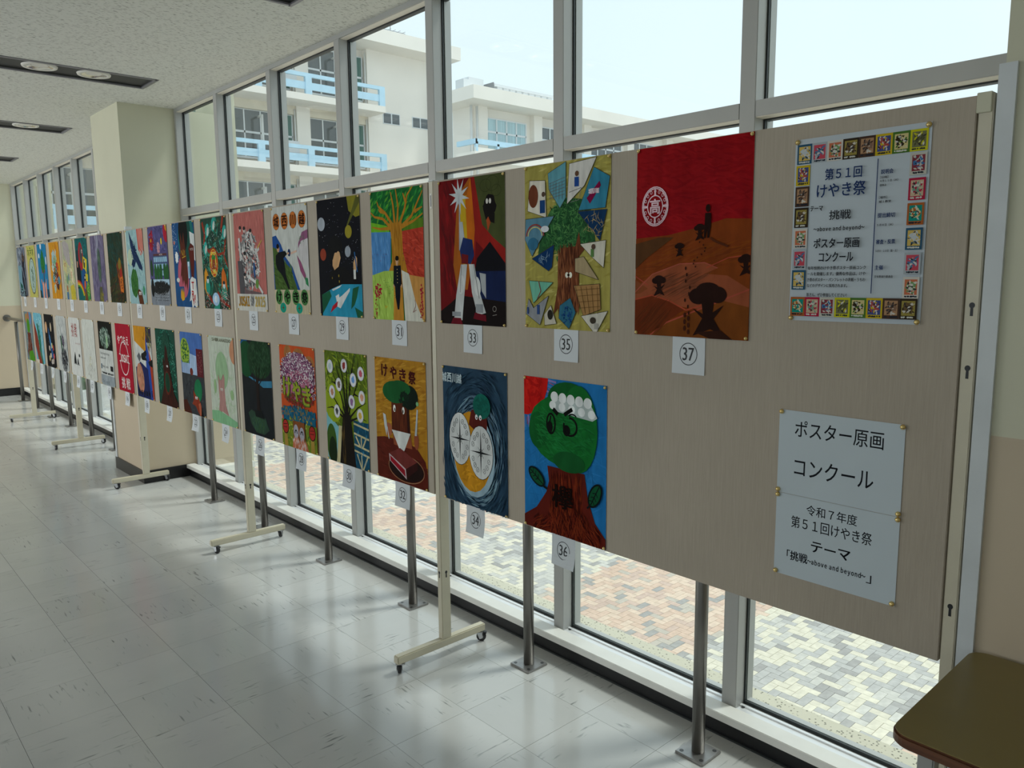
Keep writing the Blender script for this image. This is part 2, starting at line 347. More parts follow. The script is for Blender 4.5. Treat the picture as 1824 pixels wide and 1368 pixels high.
# ------------------------------------------------------------------ outside: ledge, fins, courtyard, buildings
GZ = -3.0
box('trim_7', 'ledge', 2.275, 2.49, -1, YF+.4, -.35, 0.0, kind=S, bevel=.01)
box('wall_fin_middle', 'fin', 2.6, 2.66, 6.105, 6.74, -.35, 3.2, kind=S); box('wall_fin_foot', 'sill', 2.275, 2.62, 6.0, 6.085, 0.0, .045, kind=S)
box('wall_fin_far', 'fin', 2.49, 2.66, YF, YF+.3, -.35, 3.2, kind=S)
box('wall_fin_near', 'fin', 2.6, 2.66, -1, .50, -.35, 3.2, kind=S)
court = box('courtyard_ground', 'joint', 2.6, 60, -20, 60, GZ-.2, GZ-.012, kind=S)
box('asphalt_lane', 'asphalt', 2.6, 60, 21.5, 60, GZ-.19, GZ-.004, court)
# herringbone pavers, 2.5 m bands of grey and salmon; single stones near the window, the rest joined
PL = .198; PW = .099; pm = {}
def pav_col(y, h):
    band = int(math.floor((y-5.09)/2.53)) % 2
    if band == 0: return 'salmon' if h < .34 else 'peach' if h < .66 else 'rose' if h < .80 else 'olive' if h < .92 else 'dark'
    return 'cream' if h < .42 else 'pale' if h < .60 else 'grey' if h < .90 else 'dark'
u = .1; seen = []
for i in range(0, 90):
    for j in range(0, 202):
        X_, Y_ = 4.6+u*i, 1.2+u*j; q = (i-j) % 4
        if q == 0: seen.append((X_+u, Y_+u/2, 0))
        elif q == 3: seen.append((X_+u/2, Y_+u, 1))
def campx(x, y, z):
    q = Vector((x, y, z-CAM_H)); d = q.dot(fw)
    return (912+F_PX*q.dot(r2)/d, 684+F_PX*q.dot(d2)/d, d) if d > .1 else (-1, -1, 1e9)
vis_ = []; hid = []
for c in seen:
    px, py, d = campx(c[0], c[1], GZ)
    (vis_ if (d < 12.5 and 780 < px < 1700 and 870 < py < 1345 and py > (1180-(1670-px)*.335)-12) else hid).append((d, c))
vis_.sort(key=lambda q: q[0]); hid += vis_[296:]; vis_ = vis_[:296]
def pav_mesh(kind, r):
    k = (kind, r)
    if k not in pm:
        L, W = (PL/2, PW/2) if r == 0 else (PW/2, PL/2); b = MB(); b.box(-L+.0015, L-.0015, -W+.0015, W-.0015, -.02, 0)
        o = b.build('paver', PAV[kind]); pm[k] = o.data; bpy.data.objects.remove(o)
    return pm[k]
for d, (x, y, r) in vis_:
    o = bpy.data.objects.new('paver', pav_mesh(pav_col(y, random.random()), r)); C.objects.link(o); o.location = (x, y, GZ+random.uniform(-.001, .001)); o.parent = court
far = {}
for d, (x, y, r) in hid:
    k = pav_col(y, random.random()); b = far.setdefault(k, MB()); L, W = (PL/2, PW/2) if r == 0 else (PW/2, PL/2)
    b.box(x-L+.0015, x+L-.0015, y-W+.0015, y+W-.0015, GZ-.02, GZ)
for k, b in far.items(): b.build('paving', PAV[k], court, kind='stuff')

# main block, facade towards -Y
YB, YW = 36.4, 37.9
B = empty('school_building', (16, YW+5, GZ)); tag(B, 'long off-white school block with pale blue balconies behind the courtyard', 'building')
def bp_(name, m, *b, par=None, kind=None):
    o = MB().box(*b).build(name, m)
    if par is None:
        o.parent = B; o.matrix_parent_inverse = Matrix.Translation(-B.location)
    else:
        o.parent = par
        inv = par.matrix_parent_inverse.copy(); o.matrix_parent_inverse = Matrix.Identity(4)
    return o
XA, XE = 1.0, 24.22
bp_('wall', 'bld', XA, 28.45, YW+.45, YW+10, GZ, 13.8)
bp_('side_wall', 'bld', 24.98, 28.45, YW, YW+.45, GZ, 13.8)
bp_('roof', 'bld', XA-1, 29.42, YB, YW+11, 13.76, 14.46)
bp_('stair_screen', 'pale_curtain', 28.5, 29.25, YB+.9, YB+.94, 12.3, 13.72)
for zz in (12.95, ): bp_('screen_frame', 'grey_wall', 28.5, 29.3, YB+.86, YB+.9, zz, zz+.07)
bp_('screen_frame', 'grey_wall', 29.24, 29.33, YB+.84, YB+.95, 10, 13.75)
bp_('stair_wall', 'grey_wall', 28.46, 29.0, YW-.6, YW+5, GZ, 12.3)
cols = [(24.05, 24.98), (19.78, 20.53), (15.45, 16.2), (11.1, 11.85), (6.75, 7.5), (2.4, 3.15)]
for a, b in cols: bp_('pilaster', 'bld', a, b, YW-.02, YW+.45, GZ, 13.76)
lev = [10.54, 7.06, 3.58, .10]
for li, z in enumerate(lev):
    bp_('balcony_slab', 'bld', XA, XE, YB, YW+.45, z-.32, z)
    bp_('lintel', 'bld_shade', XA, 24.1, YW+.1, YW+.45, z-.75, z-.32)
    bp_('handrail', 'blue', XA, 24.2, YB+.02, YB+.16, z+.82, z+1.0)
    bp_('rail_panel', 'blue', XA, 24.1, YB+.05, YB+.13, z+.22, z+.57)
    for px_ in (24.03, 21.85, 19.74, 17.12, 14.9, 12.6, 10.4, 8.2, 6.0, 3.8): bp_('rail_post', 'blue', px_-.17, px_+.17, YB+.01, YB+.19, z, z+.84)
def bay(x0, x1, z0, z1):
    n = 4; w_ = (x1-x0)/n
    f = bp_('window', 'wframe', x0, x1, YW+.30, YW+.34, z1-.05, z1)
    b = MB(); b.box(x0, x1, YW+.29, YW+.35, z0-.07, z0+.02); zt = z0+(z1-z0)*.52
    b.box(x0, x1, YW+.28, YW+.35, zt-.05, zt+.05)
    for k in range(n+1): b.box(x0+k*w_-.035, x0+k*w_+.035, YW+.28, YW+.35, z0, z1)
    o = b.build('window_frame', 'wframe'); o.parent = f
    for k in range(n):
        mt = 'bglass' if k < 3 else 'curtain'
        for (q0, q1) in ((z0+.02, zt-.05), (zt+.05, z1-.05)):
            o = MB().box(x0+k*w_+.035, x0+(k+1)*w_-.035, YW+.32, YW+.33, q0, q1).build('pane', mt if not (k == 2 and q0 > zt) else 'bglass'); o.parent = f
for (a, b), (c, d) in zip(cols[:-1], cols[1:]):
    for z1 in (13.37, 9.8, 6.32, 2.84): bay(d+.04, a-.12, z1-2.3, z1)
    for zz in (10.54, 7.06, 3.58):
        pp = MB().cyl((a-2.0, YW-.25, zz), .07, 2.45, n=8).cyl((a-2.0, YW-.25, zz+2.4), .06, .45, 'y', n=8).build('drain_pipe', 'pipe'); pp.parent = B; pp.matrix_parent_inverse = Matrix.Translation(-B.location)
        pp = MB().cyl((a-.08, YW+.05, zz), .04, 3.0, n=6).build('drain_pipe', 'pipe'); pp.parent = B; pp.matrix_parent_inverse = Matrix.Translation(-B.location)
for x0 in (24.97+.02, 26.96):
    f = bp_('window', 'wframe', x0, x0+1.13, YW-.03, YW+.02, 9.97, 10.59)
    for q in (0, .56): o = MB().box(x0+.05+q, x0+.52+q, YW-.045, YW-.03, 10.02, 10.54).build('pane', 'bglass'); o.parent = f
for x0, z in ((18.9, 10.54), (18.9, 7.06), (14.3, 7.06)):
    a = MB().box(x0, x0+.8, YW-.35, YW-.03, z+.75, z+1.35).build('air_conditioner', 'wframe', bevel=.02)
    tag(a, 'white outdoor air-conditioning unit on the %s balcony of the long block, %s' % ('upper' if z > 8 else 'lower', 'beside the left pilaster' if x0 > 16 else 'far left'), 'air conditioner', 'outdoor units on the balconies')
an = MB(); an.cyl((26, YB+2, 14.46), .02, 2.2, n=6); an.cyl((25.1, YB+2, 15.2), .015, 1.9, 'x', n=6)
for k in range(6): an.cyl((25.2+k*.32, YB+1.7, 15.2), .012, .6, 'y', n=6)
an.build('roof_antenna', 'grey_wall', B).matrix_parent_inverse = Matrix.Translation(-B.location)

# second block on the right
R_ = empty('annex_building', (30, 33, GZ)); tag(R_, 'lower off-white school wing with deep roof fascia at right, seen through middle windows', 'building')
def rp(name, m, *b):
    o = MB().box(*b).build(name, m); o.parent = R_; o.matrix_parent_inverse = Matrix.Translation(-R_.location); return o
rp('roof', 'bld', 23.33, 60, 28, 31.2, 9.48, 10.06); rp('wall', 'bld', 24.4, 60, 29.4, 30.9, GZ, 9.5)
k = 1.039
zt = lambda z: CAM_H+(z-CAM_H)*k
for a, b in ((23.6, 24.16), (27.12, 27.67), (30.7, 31.25), (34.2, 34.75), (37.7, 38.3)): rp('pilaster', 'bld', a*k, b*k, 29.1, 29.45, GZ, 9.48)
for i, (a, b) in enumerate(((24.24, 26.75), (27.75, 30.3), (31.3, 33.9), (34.8, 37.4))):
    for lv in (0, -3.48, -6.96):
        x0, x1, z0, z1 = a*k, b*k, zt(6.9)+lv, zt(8.78)+lv
        f = rp('window', 'wframe', x0, x1, 29.30, 29.36, z1-.06, z1); q = MB(); zz = z0+(z1-z0)*.66
        q.box(x0, x1, 29.29, 29.37, zz-.04, zz+.05); q.box(x0, x1, 29.29, 29.37, z0-.05, z0)
        for s_ in range(5): q.box(x0+(x1-x0)*s_/4-.035, x0+(x1-x0)*s_/4+.035, 29.29, 29.37, z0, z1)
        o = q.build('window_frame', 'wframe'); o.parent = f
        for s_ in range(4):
            for (e0, e1) in ((z0, zz-.04), (zz+.05, z1-.06)):
                o = MB().box(x0+(x1-x0)*s_/4+.035, x0+(x1-x0)*(s_+1)/4-.035, 29.33, 29.35, e0, e1).build('pane', 'pale_curtain' if i == 0 else 'bglass'); o.parent = f
rp('balcony_slab', 'bld', 23.4, 60, 28.05, 29.4, 6.75, 7.17); rp('handrail', 'blue', 23.45, 60, 28.05, 28.2, 7.50, 7.73); rp('rail_panel', 'bld', 23.45, 60, 28.07, 28.12, 7.17, 7.36)
rp('side_rail', 'blue', 23.42, 23.55, 28.05, 29.4, 7.50, 7.73)
for q in range(6): rp('rail_post', 'blue', 23.47+q*1.3, 23.6+q*1.3, 28.05, 28.18, 7.17, 7.6)
for q in ((24.0, .6), (24.35, .4)):
    pp = MB().cyl((q[0], 29.0, GZ), .06, 12.4, n=8).build('drain_pipe', 'pipe'); pp.parent = R_; pp.matrix_parent_inverse = Matrix.Translation(-R_.location)
rp('roof_unit', 'wframe', 23.8, 24.7, 28.9, 29.8, 10.06, 10.62); rp('roof_unit', 'wframe', 23.5, 23.8, 28.9, 29.5, 10.06, 10.5)
for q in range(9): rp('roof_unit', 'wframe', 25.2+q*.42, 25.5+q*.42, 28.5, 28.9, 10.06, 10.42-.02*(q % 3))
rp('solar_frame', 'grey_wall', 24.95, 25.0, 28.5, 29.3, 10.06, 10.48); rp('solar_frame', 'wframe', 25.0, 28.9, 28.45, 28.5, 10.30, 10.42)
rp('roof_unit', 'grey_wall', 33.2, 38, 29.0, 30, 10.06, 10.2)
# kerbs, shrubs at the far end of the courtyard
for n_, (x0, y0, x1, y1, h) in enumerate(((5.6, 23.4, 6.5, 24.2, .45), (6.3, 25.6, 7.3, 26.1, .5), (5.9, 28.0, 6.9, 28.6, .5), (6.6, 31, 7.8, 31.6, .5))):
    k_ = MB().box(x0, x1, y0, y1, GZ, GZ+h).build('concrete_planter', 'sill', bevel=.02)
    tag(k_, 'white concrete planter block in the courtyard, %s through far lower windows' % ('nearest', 'second', 'third', 'farthest')[n_], 'planter', 'white blocks in the courtyard')
def shrub(x, y, r, lab):
    bm = bmesh.new(); bmesh.ops.create_icosphere(bm, subdivisions=3, radius=r)
    for v in bm.verts: v.co *= 1+.28*noise.noise(v.co*4/r*.6+Vector((x, y, 0))); v.co.z *= .8
    me = bpy.data.meshes.new('shrub'); bm.to_mesh(me); bm.free(); me.materials.append(MT['leaf'])
    o = bpy.data.objects.new('shrub', me); C.objects.link(o); o.location = (x, y, GZ+r*.7); tag(o, lab, 'shrub')
shrub(7.4, 33.5, 1.0, 'dark green clipped shrub at the far end of the courtyard')
shrub(19.0, 34.6, 1.2, 'round green shrub at the foot of the long block')

# ------------------------------------------------------------------ lamps in the ceiling slots
for n_, ((y0, y1), xs) in enumerate(zip(SL, ((1.48, 1.187, .894), (1.479, 1.187, .894, .60), (1.508, 1.10, .7), (1.5, 1.1)))):
    nm = ('its tip just showing at the top edge', 'the long nearest one', 'second, beyond the long one', 'farthest and smallest')[n_]
    L = empty('recessed_ceiling_light', (1.0, (y0+y1)/2, ZC)); tag(L, 'dark recessed lamp slot with downlights, '+nm, 'ceiling light', 'dark lamp slots across the ceiling')
    def lp(name, m, mb, **k): o = mb.build(name, m, **k); o.parent = L; o.matrix_parent_inverse = Matrix.Translation(-L.location); return o
    r = MB(); x0, x1 = XL, 1.80
    r.box(x0, x1, y0-.012, y0+.006, ZC-.006, ZC+.002); r.box(x0, x1, y1-.006, y1+.012, ZC-.006, ZC+.002); r.box(x1-.006, x1+.012, y0-.012, y1+.012, ZC-.006, ZC+.002)
    lp('rim', 'rim', r)
    lp('backing', 'dark_slot', MB().box(x0, x1, y0, y1, ZC+.010, ZC+.016))
    r = MB(); r.box(x0, x1, y0, y0+.003, ZC, ZC+.0098); r.box(x0, x1, y1-.003, y1, ZC, ZC+.0098); r.box(x1-.005, x1-.002, y0+.003, y1-.003, ZC, ZC+.0098); lp('slot_side', 'dark_slot', r)
    for x in xs:
        c = (x, (y0+y1)/2, ZC+.009)
        o = lp('lamp_ring', 'ring', MB().lathe(c, [(.095, 0), (.092, -.008), (.072, -.008), (.068, .0)], 'z', 28))
        q = lp('reflector', 'reflector', MB().lathe(c, [(.071, -.007), (.055, -.001), (.03, .0015)], 'z', 16)); 

# ------------------------------------------------------------------ steel handrail on floor posts
HR = empty('handrail', (2.0, 6, 0)); tag(HR, 'brushed steel handrail on round floor posts behind the display boards', 'handrail')
def hp(name, m, mb, par=None, **k):
    o = mb.build(name, m, **k)
    if par is None: o.parent = HR; o.matrix_parent_inverse = Matrix.Translation(-HR.location)
    else: o.parent = par
    return o
XR = 1.99
posts_y = [1.313+.787*k for k in range(6)] + [7.50, 8.28, 9.06, 9.85, 10.63, 11.42]
rail = MB(); rail.cyl((XR+.02, .70, 1.03), .019, 5.0, 'y', 16); hp('rail', 'steel', rail)
rail = MB(); rail.cyl((XR+.02, 7.2, 1.03), .019, YF-7.2, 'y', 16); r_ = hp('rail', 'steel', rail)
hp('wall_flange', 'steel', MB().cyl((XR+.02, YF-.02, 1.03), .045, .02, 'y', 20))
for yy in posts_y:
    pz = hp('rail_post', 'steel', MB().cyl((XR, yy, .008), .0205, 1.0, n=24))
    hp('base_plate', 'steel_plate', MB().box(XR-.052, XR+.052, yy-.052, yy+.052, .0005, .009), pz, bevel=.0015)
    sc = MB()
    for a in (-1, 1):
        for b in (-1, 1): sc.cyl((XR+a*.037, yy+b*.037, .0085), .007, .0012, n=10)
    hp('plate_screws', 'screw', sc, pz)

# ------------------------------------------------------------------ display boards on caster feet
XF = 1.775; ZT, ZB = 1.872, .674
PY = [.547, 2.390, 4.215, 6.055, 7.885, 9.775]
bd_lab = ['nearest beige display board, with the festival poster and title sheets', 'second beige display board, between pictures 31 and 26', 'third beige display board, in front of the pier',
          'fourth beige display board, with the red and white text posters', 'farthest beige display board, beside the end wall']
def caster(par, x, y, rot):
    c = empty('caster', (x, y, 0)); c.rotation_euler = (0, 0, rot)
    c.parent = par; c.matrix_parent_inverse = Matrix.Translation(-par.location)
    def cp(name, m, mb, **k): o = mb.build(name, m, **k); o.parent = c; return o
    cp('wheel', 'wheel', MB().lathe((.014, -.008, .0205), [(.0005, 0), (.018, .001), (.0205, .004), (.0205, .012), (.018, .015), (.010, .016)], 'x', 20, -1).lathe((-.002, -.008, .0205), [(.010, 0), (.0, .0)], 'x', 10))
    cp('hub', 'hub', MB().cyl((-.0035, -.008, .0205), .009, .0185, 'x', 12))
    f = MB()
    for s_ in (-1, 1): f.prism([(-.014, .016), (-.002, .010), (.012, .044), (-.014, .044)], .006+s_*.0105-.001, .006+s_*.0105+.001, 'x')
    f.box(-.016, .020, -.016, .014, .042, .0455); f.cyl((.006, -.008, .0205), .004, .013, 'x', 8)
    cp('fork', 'caster_fork', f); cp('brake_lever', 'wheel', MB().prism([(-.030, .034), (-.016, .038), (-.014, .043), (-.032, .040)], -.002, .012, 'x'))
    return c
def keyhole(par, x, y, z, face):
    pts = [(.0055*math.cos(a), .006*math.sin(a)) for a in [math.pi*(-.35+1.7*i/12)-.0 for i in range(13)]]
    pts = [(p, q+.006) for p, q in pts] + [(-.0028, -.016), (.0028, -.016)]
    mb = MB(); mb.prism([(y+p, z+q) for p, q in pts], x-.0006, x+.0002, 'x') if face == 'x' else mb.prism([(x+p, z+q) for p, q in pts], y-.0006, y+.0002, 'y')
    o = mb.build('keyhole', 'black'); o.parent = par
for k in range(5):
    y0, y1 = PY[k]+.0165, PY[k+1]-.0165
    b = empty('display_board', (XF+.02, (y0+y1)/2, 0)); tag(b, bd_lab[k], 'display board', 'beige display boards along the windows')
    def dp(name, m, mb, par=None, **kw):
        o = mb.build(name, m, **kw)
        if par is None: o.parent = b; o.matrix_parent_inverse = Matrix.Translation(-b.location)
        else: o.parent = par
        return o
    dp('panel', 'board', MB().box(XF, XF+.019, y0, y1, ZB, ZT), bevel=.0015)
    for jj in ([k, k+1] if k == 0 else [k+1]):
        yc = PY[jj]; pw = .0135
        po = dp('post', 'post', MB().box(XF+.002, XF+.046, yc-pw, yc+pw, .0785, ZT+.002), bevel=.002)
        if jj > 0: dp('post_cap', 'guard', MB().box(XF+.001, XF+.047, yc-pw-.001, yc+pw+.001, ZT+.002, ZT+.006), po)
        dp('foot_bar', 'post', MB().box(1.56, 2.0 if jj != 3 else 1.96, yc-.016, yc+.016, .046, .0785), bevel=.004)
        for zz in ((1.45, 1.32, .80) if jj == 0 else (.35, )):
            keyhole(po, XF+.002, yc, zz, 'x')
            if jj: keyhole(po, XF+.026, yc-pw, zz, 'y')
        if jj == 0: dp('end_cap', 'cream_wall', MB().box(XF-.004, XF+.05, yc-pw+.003, yc+pw+.003, ZT-.035, ZT+.004), po, bevel=.001)
        if jj == 1:
            dp('label_sticker', 'ring', MB().box(XF+.0008, XF+.0018, yc-.006, yc+.006, 1.775, 1.83), po)
            dp('label_print', 'screw', MB().box(XF+.0004, XF+.0008, yc-.003, yc+.003, 1.782, 1.823), po)
        a1, a2 = [(.4, 2.2), (2.5, .75), (.35, 2.3), (.9, .5), (.2, 1.0), (2.6, .8)][jj]
        caster(b, 1.583, yc, a1); caster(b, 1.978 if jj != 3 else 1.938, yc, a2)

# ------------------------------------------------------------------ school table in front of the near pier
T = empty('school_table', (1.55, .2, 0)); tag(T, 'tan laminate school table with rounded brown wooden edge against the pier', 'table')
def tp(name, m, mb, par=None, **k):
    o = mb.build(name, m, **k); o.parent = par or T
    if not par: o.matrix_parent_inverse = Matrix.Translation(-T.location)
    return o
def rrect(x0, x1, y0, y1, r, n=6):
    P = []
    for cx, cy, a0 in ((x1-r, y1-r, 0), (x0+r, y1-r, 90), (x0+r, y0+r, 180), (x1-r, y0+r, 270)):
        for i in range(n+1): a = math.radians(a0+90*i/n); P.append((cx+r*math.cos(a), cy+r*math.sin(a)))
    return P
TX0, TX1, TY0, TY1, TZ = 1.335, 1.770, -.12, .497, .730
tp('edge_band', 'table_edge', MB().prism(rrect(TX0, TX1, TY0, TY1, .035), TZ-.024, TZ-.0012), bevel=.004)
tp('tabletop', 'table_top', MB().prism(rrect(TX0+.0025, TX1-.0025, TY0+.0025, TY1-.0025, .033), TZ-.0012, TZ+.0004))
for x in (TX0+.06, TX1-.06):
    for y in (TY0+.05, TY1-.05): l = tp('leg', 'leg', MB().box(x-.014, x+.014, y-.014, y+.014, .008, TZ-.024), bevel=.003); tp('rubber_foot', 'wheel', MB().box(x-.016, x+.016, y-.016, y+.016, 0, .012), l)
tp('frame_rail', 'leg', MB().box(TX0+.06, TX1-.06, TY1-.06, TY1-.04, TZ-.075, TZ-.03)); tp('frame_rail', 'leg', MB().box(TX0+.06, TX1-.06, TY0+.04, TY0+.06, TZ-.075, TZ-.03))

# ------------------------------------------------------------------ pictures pinned to the boards
_tc = {}
def glyphs(s, off=0):
    """outline mesh of a text in the default font, scaled to a unit box; a leading ^ asks for sans-serif wide letters"""
    k_ = s
    s = (s, off)
    if s not in _tc:
        cu = bpy.data.curves.new('t', 'FONT'); body = k_; cu.offset = off
        if body[0] == '^': body = ''.join(chr(ord(c)+0xFEE0) if '!' <= c <= '~' else (chr(0x2002) if c == ' ' else c) for c in body[1:]); cu.space_character = .62
        cu.body = body; cu.resolution_u = 2; cu.size = 1
        ob = bpy.data.objects.new('t', cu); C.objects.link(ob); bpy.context.view_layer.update()
        me = ob.to_mesh(); V = [(v.co.x, v.co.y) for v in me.vertices]; Fc = [tuple(p.vertices) for p in me.polygons]
        ob.to_mesh_clear(); bpy.data.objects.remove(ob); bpy.data.curves.remove(cu)
        if V:
            x0 = min(p[0] for p in V); x1 = max(p[0] for p in V); y0 = min(p[1] for p in V); y1 = max(p[1] for p in V)
            V = [((x-x0)/max(x1-x0, 1e-6), (y1-y)/max(y1-y0, 1e-6)) for x, y in V]
        _tc[s] = (V, Fc)
    return _tc[s]
class Art:
    """flat print in millimetres, origin at the top left corner; shapes are laid one over another"""
    def __init__(s, w=364, h=515, k=1.7): s.w, s.h, s.k = w, h, k; s.v = []; s.f = []; s.c = []; s.lay = 0
    def col(s, c): return [min(x*s.k, .86) for x in lin(c)]
    def clip(s, pts):
        # Sutherland-Hodgman against the sheet
        for ax, lim, sg in ((0, 0, 1), (0, s.w, -1), (1, 0, 1), (1, s.h, -1)):
            out = []
            for i in range(len(pts)):
                a, b = pts[i-1], pts[i]; ia = (a[ax]-lim)*sg >= -1e-6; ib = (b[ax]-lim)*sg >= -1e-6
                if ia != ib:
                    t_ = (lim-a[ax])/(b[ax]-a[ax]); out.append((a[0]+(b[0]-a[0])*t_, a[1]+(b[1]-a[1])*t_))
                if ib: out.append(b)
            pts = out
            if len(pts) < 3: return []
        return pts
    def raw(s, pts, c):
        pts = s.clip(pts)
        if len(pts) < 3: return
        n = len(s.v); s.v += [(x, y, s.lay) for x, y in pts]; s.f.append(tuple(range(n, n+len(pts)))); s.c.append(c)
    def nx(s): s.lay += 1
    def P(s, c, *q): s.nx(); s.raw([(q[i], q[i+1]) for i in range(0, len(q), 2)], s.col(c)); return s
    def R(s, c, x0, y0, x1, y1): return s.P(c, x0, y0, x1, y0, x1, y1, x0, y1)
    def E(s, c, cx, cy, rx, ry=None, rot=0, n=22, wob=0):
        ry = ry or rx; s.nx(); ca, sa = math.cos(math.radians(rot)), math.sin(math.radians(rot)); P = []
        for i in range(n):
            a = 2*math.pi*i/n; k = 1+wob*random.uniform(-1, 1); x, y = rx*k*math.cos(a), ry*k*math.sin(a); P.append((cx+x*ca-y*sa, cy+x*sa+y*ca))
        s.raw(P, s.col(c)); return s
    def O(s, c, cx, cy, rx, ry, w, n=26, a0=0, a1=360):
        s.nx(); cc = s.col(c)
        for i in range(n):
            a, b = [math.radians(a0+(a1-a0)*q/n) for q in (i, i+1)]
            s.raw([(cx+rx*math.cos(a), cy+ry*math.sin(a)), (cx+rx*math.cos(b), cy+ry*math.sin(b)), (cx+(rx-w)*math.cos(b), cy+(ry-w)*math.sin(b)), (cx+(rx-w)*math.cos(a), cy+(ry-w)*math.sin(a))], cc)
        return s
    def L(s, c, w, *q, w2=None):
        s.nx(); cc = s.col(c); p = [(q[i], q[i+1]) for i in range(0, len(q), 2)]; n = len(p); w2 = w if w2 is None else w2
        for i in range(n-1):
            (x0, y0), (x1, y1) = p[i], p[i+1]; d = math.hypot(x1-x0, y1-y0) or 1; nx, ny = -(y1-y0)/d/2, (x1-x0)/d/2
            wa = w+(w2-w)*i/(n-1); wb = w+(w2-w)*(i+1)/(n-1)
            s.raw([(x0+nx*wa, y0+ny*wa), (x1+nx*wb, y1+ny*wb), (x1-nx*wb, y1-ny*wb), (x0-nx*wa, y0-ny*wa)], cc)
        return s
    def T(s, c, t_, x, y, w, h, b=0):
        V, Fc = glyphs(t_); cc = s.col(c)     # b: extra stroke weight in millimetres
        for dx, dy in (((0, 0),) if not b else ((-b, -b*.6), (b, -b*.6), (b, b*.6), (-b, b*.6))):
            s.nx()
            for f in Fc:
                n = len(s.v); s.v += [(x+dx+V[i][0]*w, y+dy+V[i][1]*h, s.lay) for i in f]; s.f.append(tuple(range(n, n+len(f)))); s.c.append(cc)
        return s
    def TR(s, c, t_, x, y, w, h, sp=1, b=1.0):   # a row of separate characters
        n = len(t_); cw = w/n
        for i, ch in enumerate(t_):
            if ch != ' ': s.T(c, ch, x+i*cw+cw*(1-sp)/2, y, cw*.86*sp, h, b)
        return s
    def F(s, cs, n, cx, cy, rx, ry, l, w, rot=None, spread=25):   # a flurry of short strokes
        s.nx(); cs = [s.col(c) for c in (cs if isinstance(cs, (list, tuple)) else [cs])]
        for _ in range(n):
            r, a = math.sqrt(random.random()), random.uniform(0, 6.283); x, y = cx+rx*r*math.cos(a), cy+ry*r*math.sin(a)
            t_ = math.radians(random.uniform(0, 360) if rot is None else rot+random.uniform(-spread, spread)); dx, dy = math.cos(t_)*l/2, math.sin(t_)*l/2; ex, ey = -math.sin(t_)*w/2, math.cos(t_)*w/2
            s.lay += .12; s.raw([(x-dx, y-dy), (x+ex, y+ey), (x+dx, y+dy), (x-ex, y-ey)], random.choice(cs))
        return s
    def V(s, cs, n, x0, y0, x1, y1, l, w, rot=0, spread=8):      # the same, filling a rectangle
        s.nx(); cs = [s.col(c) for c in (cs if isinstance(cs, (list, tuple)) else [cs])]
        for _ in range(n):
            x, y = random.uniform(x0, x1), random.uniform(y0, y1); t_ = math.radians(rot+random.uniform(-spread, spread)); dx, dy = math.cos(t_)*l/2, math.sin(t_)*l/2; ex, ey = -math.sin(t_)*w/2, math.cos(t_)*w/2
            s.lay += .12; s.raw([(x-dx, y-dy), (x+ex, y+ey), (x+dx, y+dy), (x-ex, y-ey)], random.choice(cs))
        return s
    def build(s, name, m, yl, zt, x, curl=0):
        """yl: world y of the left edge, zt: world z of the top edge, x: distance from the wall"""
        st = .00002; top = s.lay*st; o = empty_mesh = None
        me = bpy.data.meshes.new(name); W, H = s.w/1000, s.h/1000
        V = [(-z*st-.0004, W/2-px/1000, H/2-py/1000) for px, py, z in s.v]
        n = len(V); V += [(q, a, b) for q in (0, -.0003) for a in (W/2, -W/2) for b in (H/2, -H/2)]
        Fx = [(0,1,3,2),(4,6,7,5),(0,4,5,1),(2,3,7,6),(0,2,6,4),(1,5,7,3)]
        Fc = s.f+[tuple(n+i for i in q) for q in Fx]; me.from_pydata(V, [], Fc)
        ca = me.color_attributes.new('Col', 'FLOAT_COLOR', 'CORNER'); wht = s.col('#c8cccd') if s.k < 3 else [.8]*3
        buf = []
        for p, c in zip(Fc, s.c+[wht]*6): buf += [*c, 1]*len(p)
        ca.data.foreach_set('color', buf); me.materials.append(MT[m])
        o = bpy.data.objects.new(name, me); C.objects.link(o); o.location = (x, yl-W/2, zt-H/2); return o

def bg(c, k, *strokes):
    a = Art(k=k); a.R(c, 0, 0, 364, 515); return a
def face(a, x, y, s_=1, c='#ece8df', p='#1a1412'):
    a.E(c, x-9*s_, y, 6*s_, 8*s_).E(c, x+9*s_, y, 6*s_, 8*s_).E(p, x-8*s_, y+2*s_, 2.6*s_).E(p, x+10*s_, y+2*s_, 2.6*s_); return a
def student(a, x, y, h, skin='#a88468', coat='#14181e'):
    """standing figure in a dark buttoned school coat; y is the crown of the head"""
    u = h/200
    a.P(coat, x-15*u, y+150*u, x-18*u, y+96*u, x+18*u, y+96*u, x+15*u, y+150*u, x+6*u, y+196*u, x-4*u, y+196*u)
    a.P(coat, x-22*u, y+36*u, x+22*u, y+36*u, x+27*u, y+104*u, x+20*u, y+110*u, x-20*u, y+110*u, x-27*u, y+104*u)
    a.E(skin, x-25*u, y+110*u, 4*u, 6*u).E(skin, x+25*u, y+110*u, 4*u, 6*u).E(skin, x, y+20*u, 9*u, 13*u)
    a.E('#16120f', x, y+10*u, 11*u, 9*u); a.L(skin, 9*u, x, y+30*u, x, y+37*u)
    for i in range(5): a.E('#b9a76a', x, y+(50+i*12)*u, 1.8*u)
    return a
def tree(a, x, y0, y1, w, c, rot=0): return a.P(c, x-w*.5, y0, x+w*.5, y0, x+w*.6, (y0+y1)/2, x+w*1.1, y1, x-w*1.1, y1, x-w*.6, (y0+y1)/2)
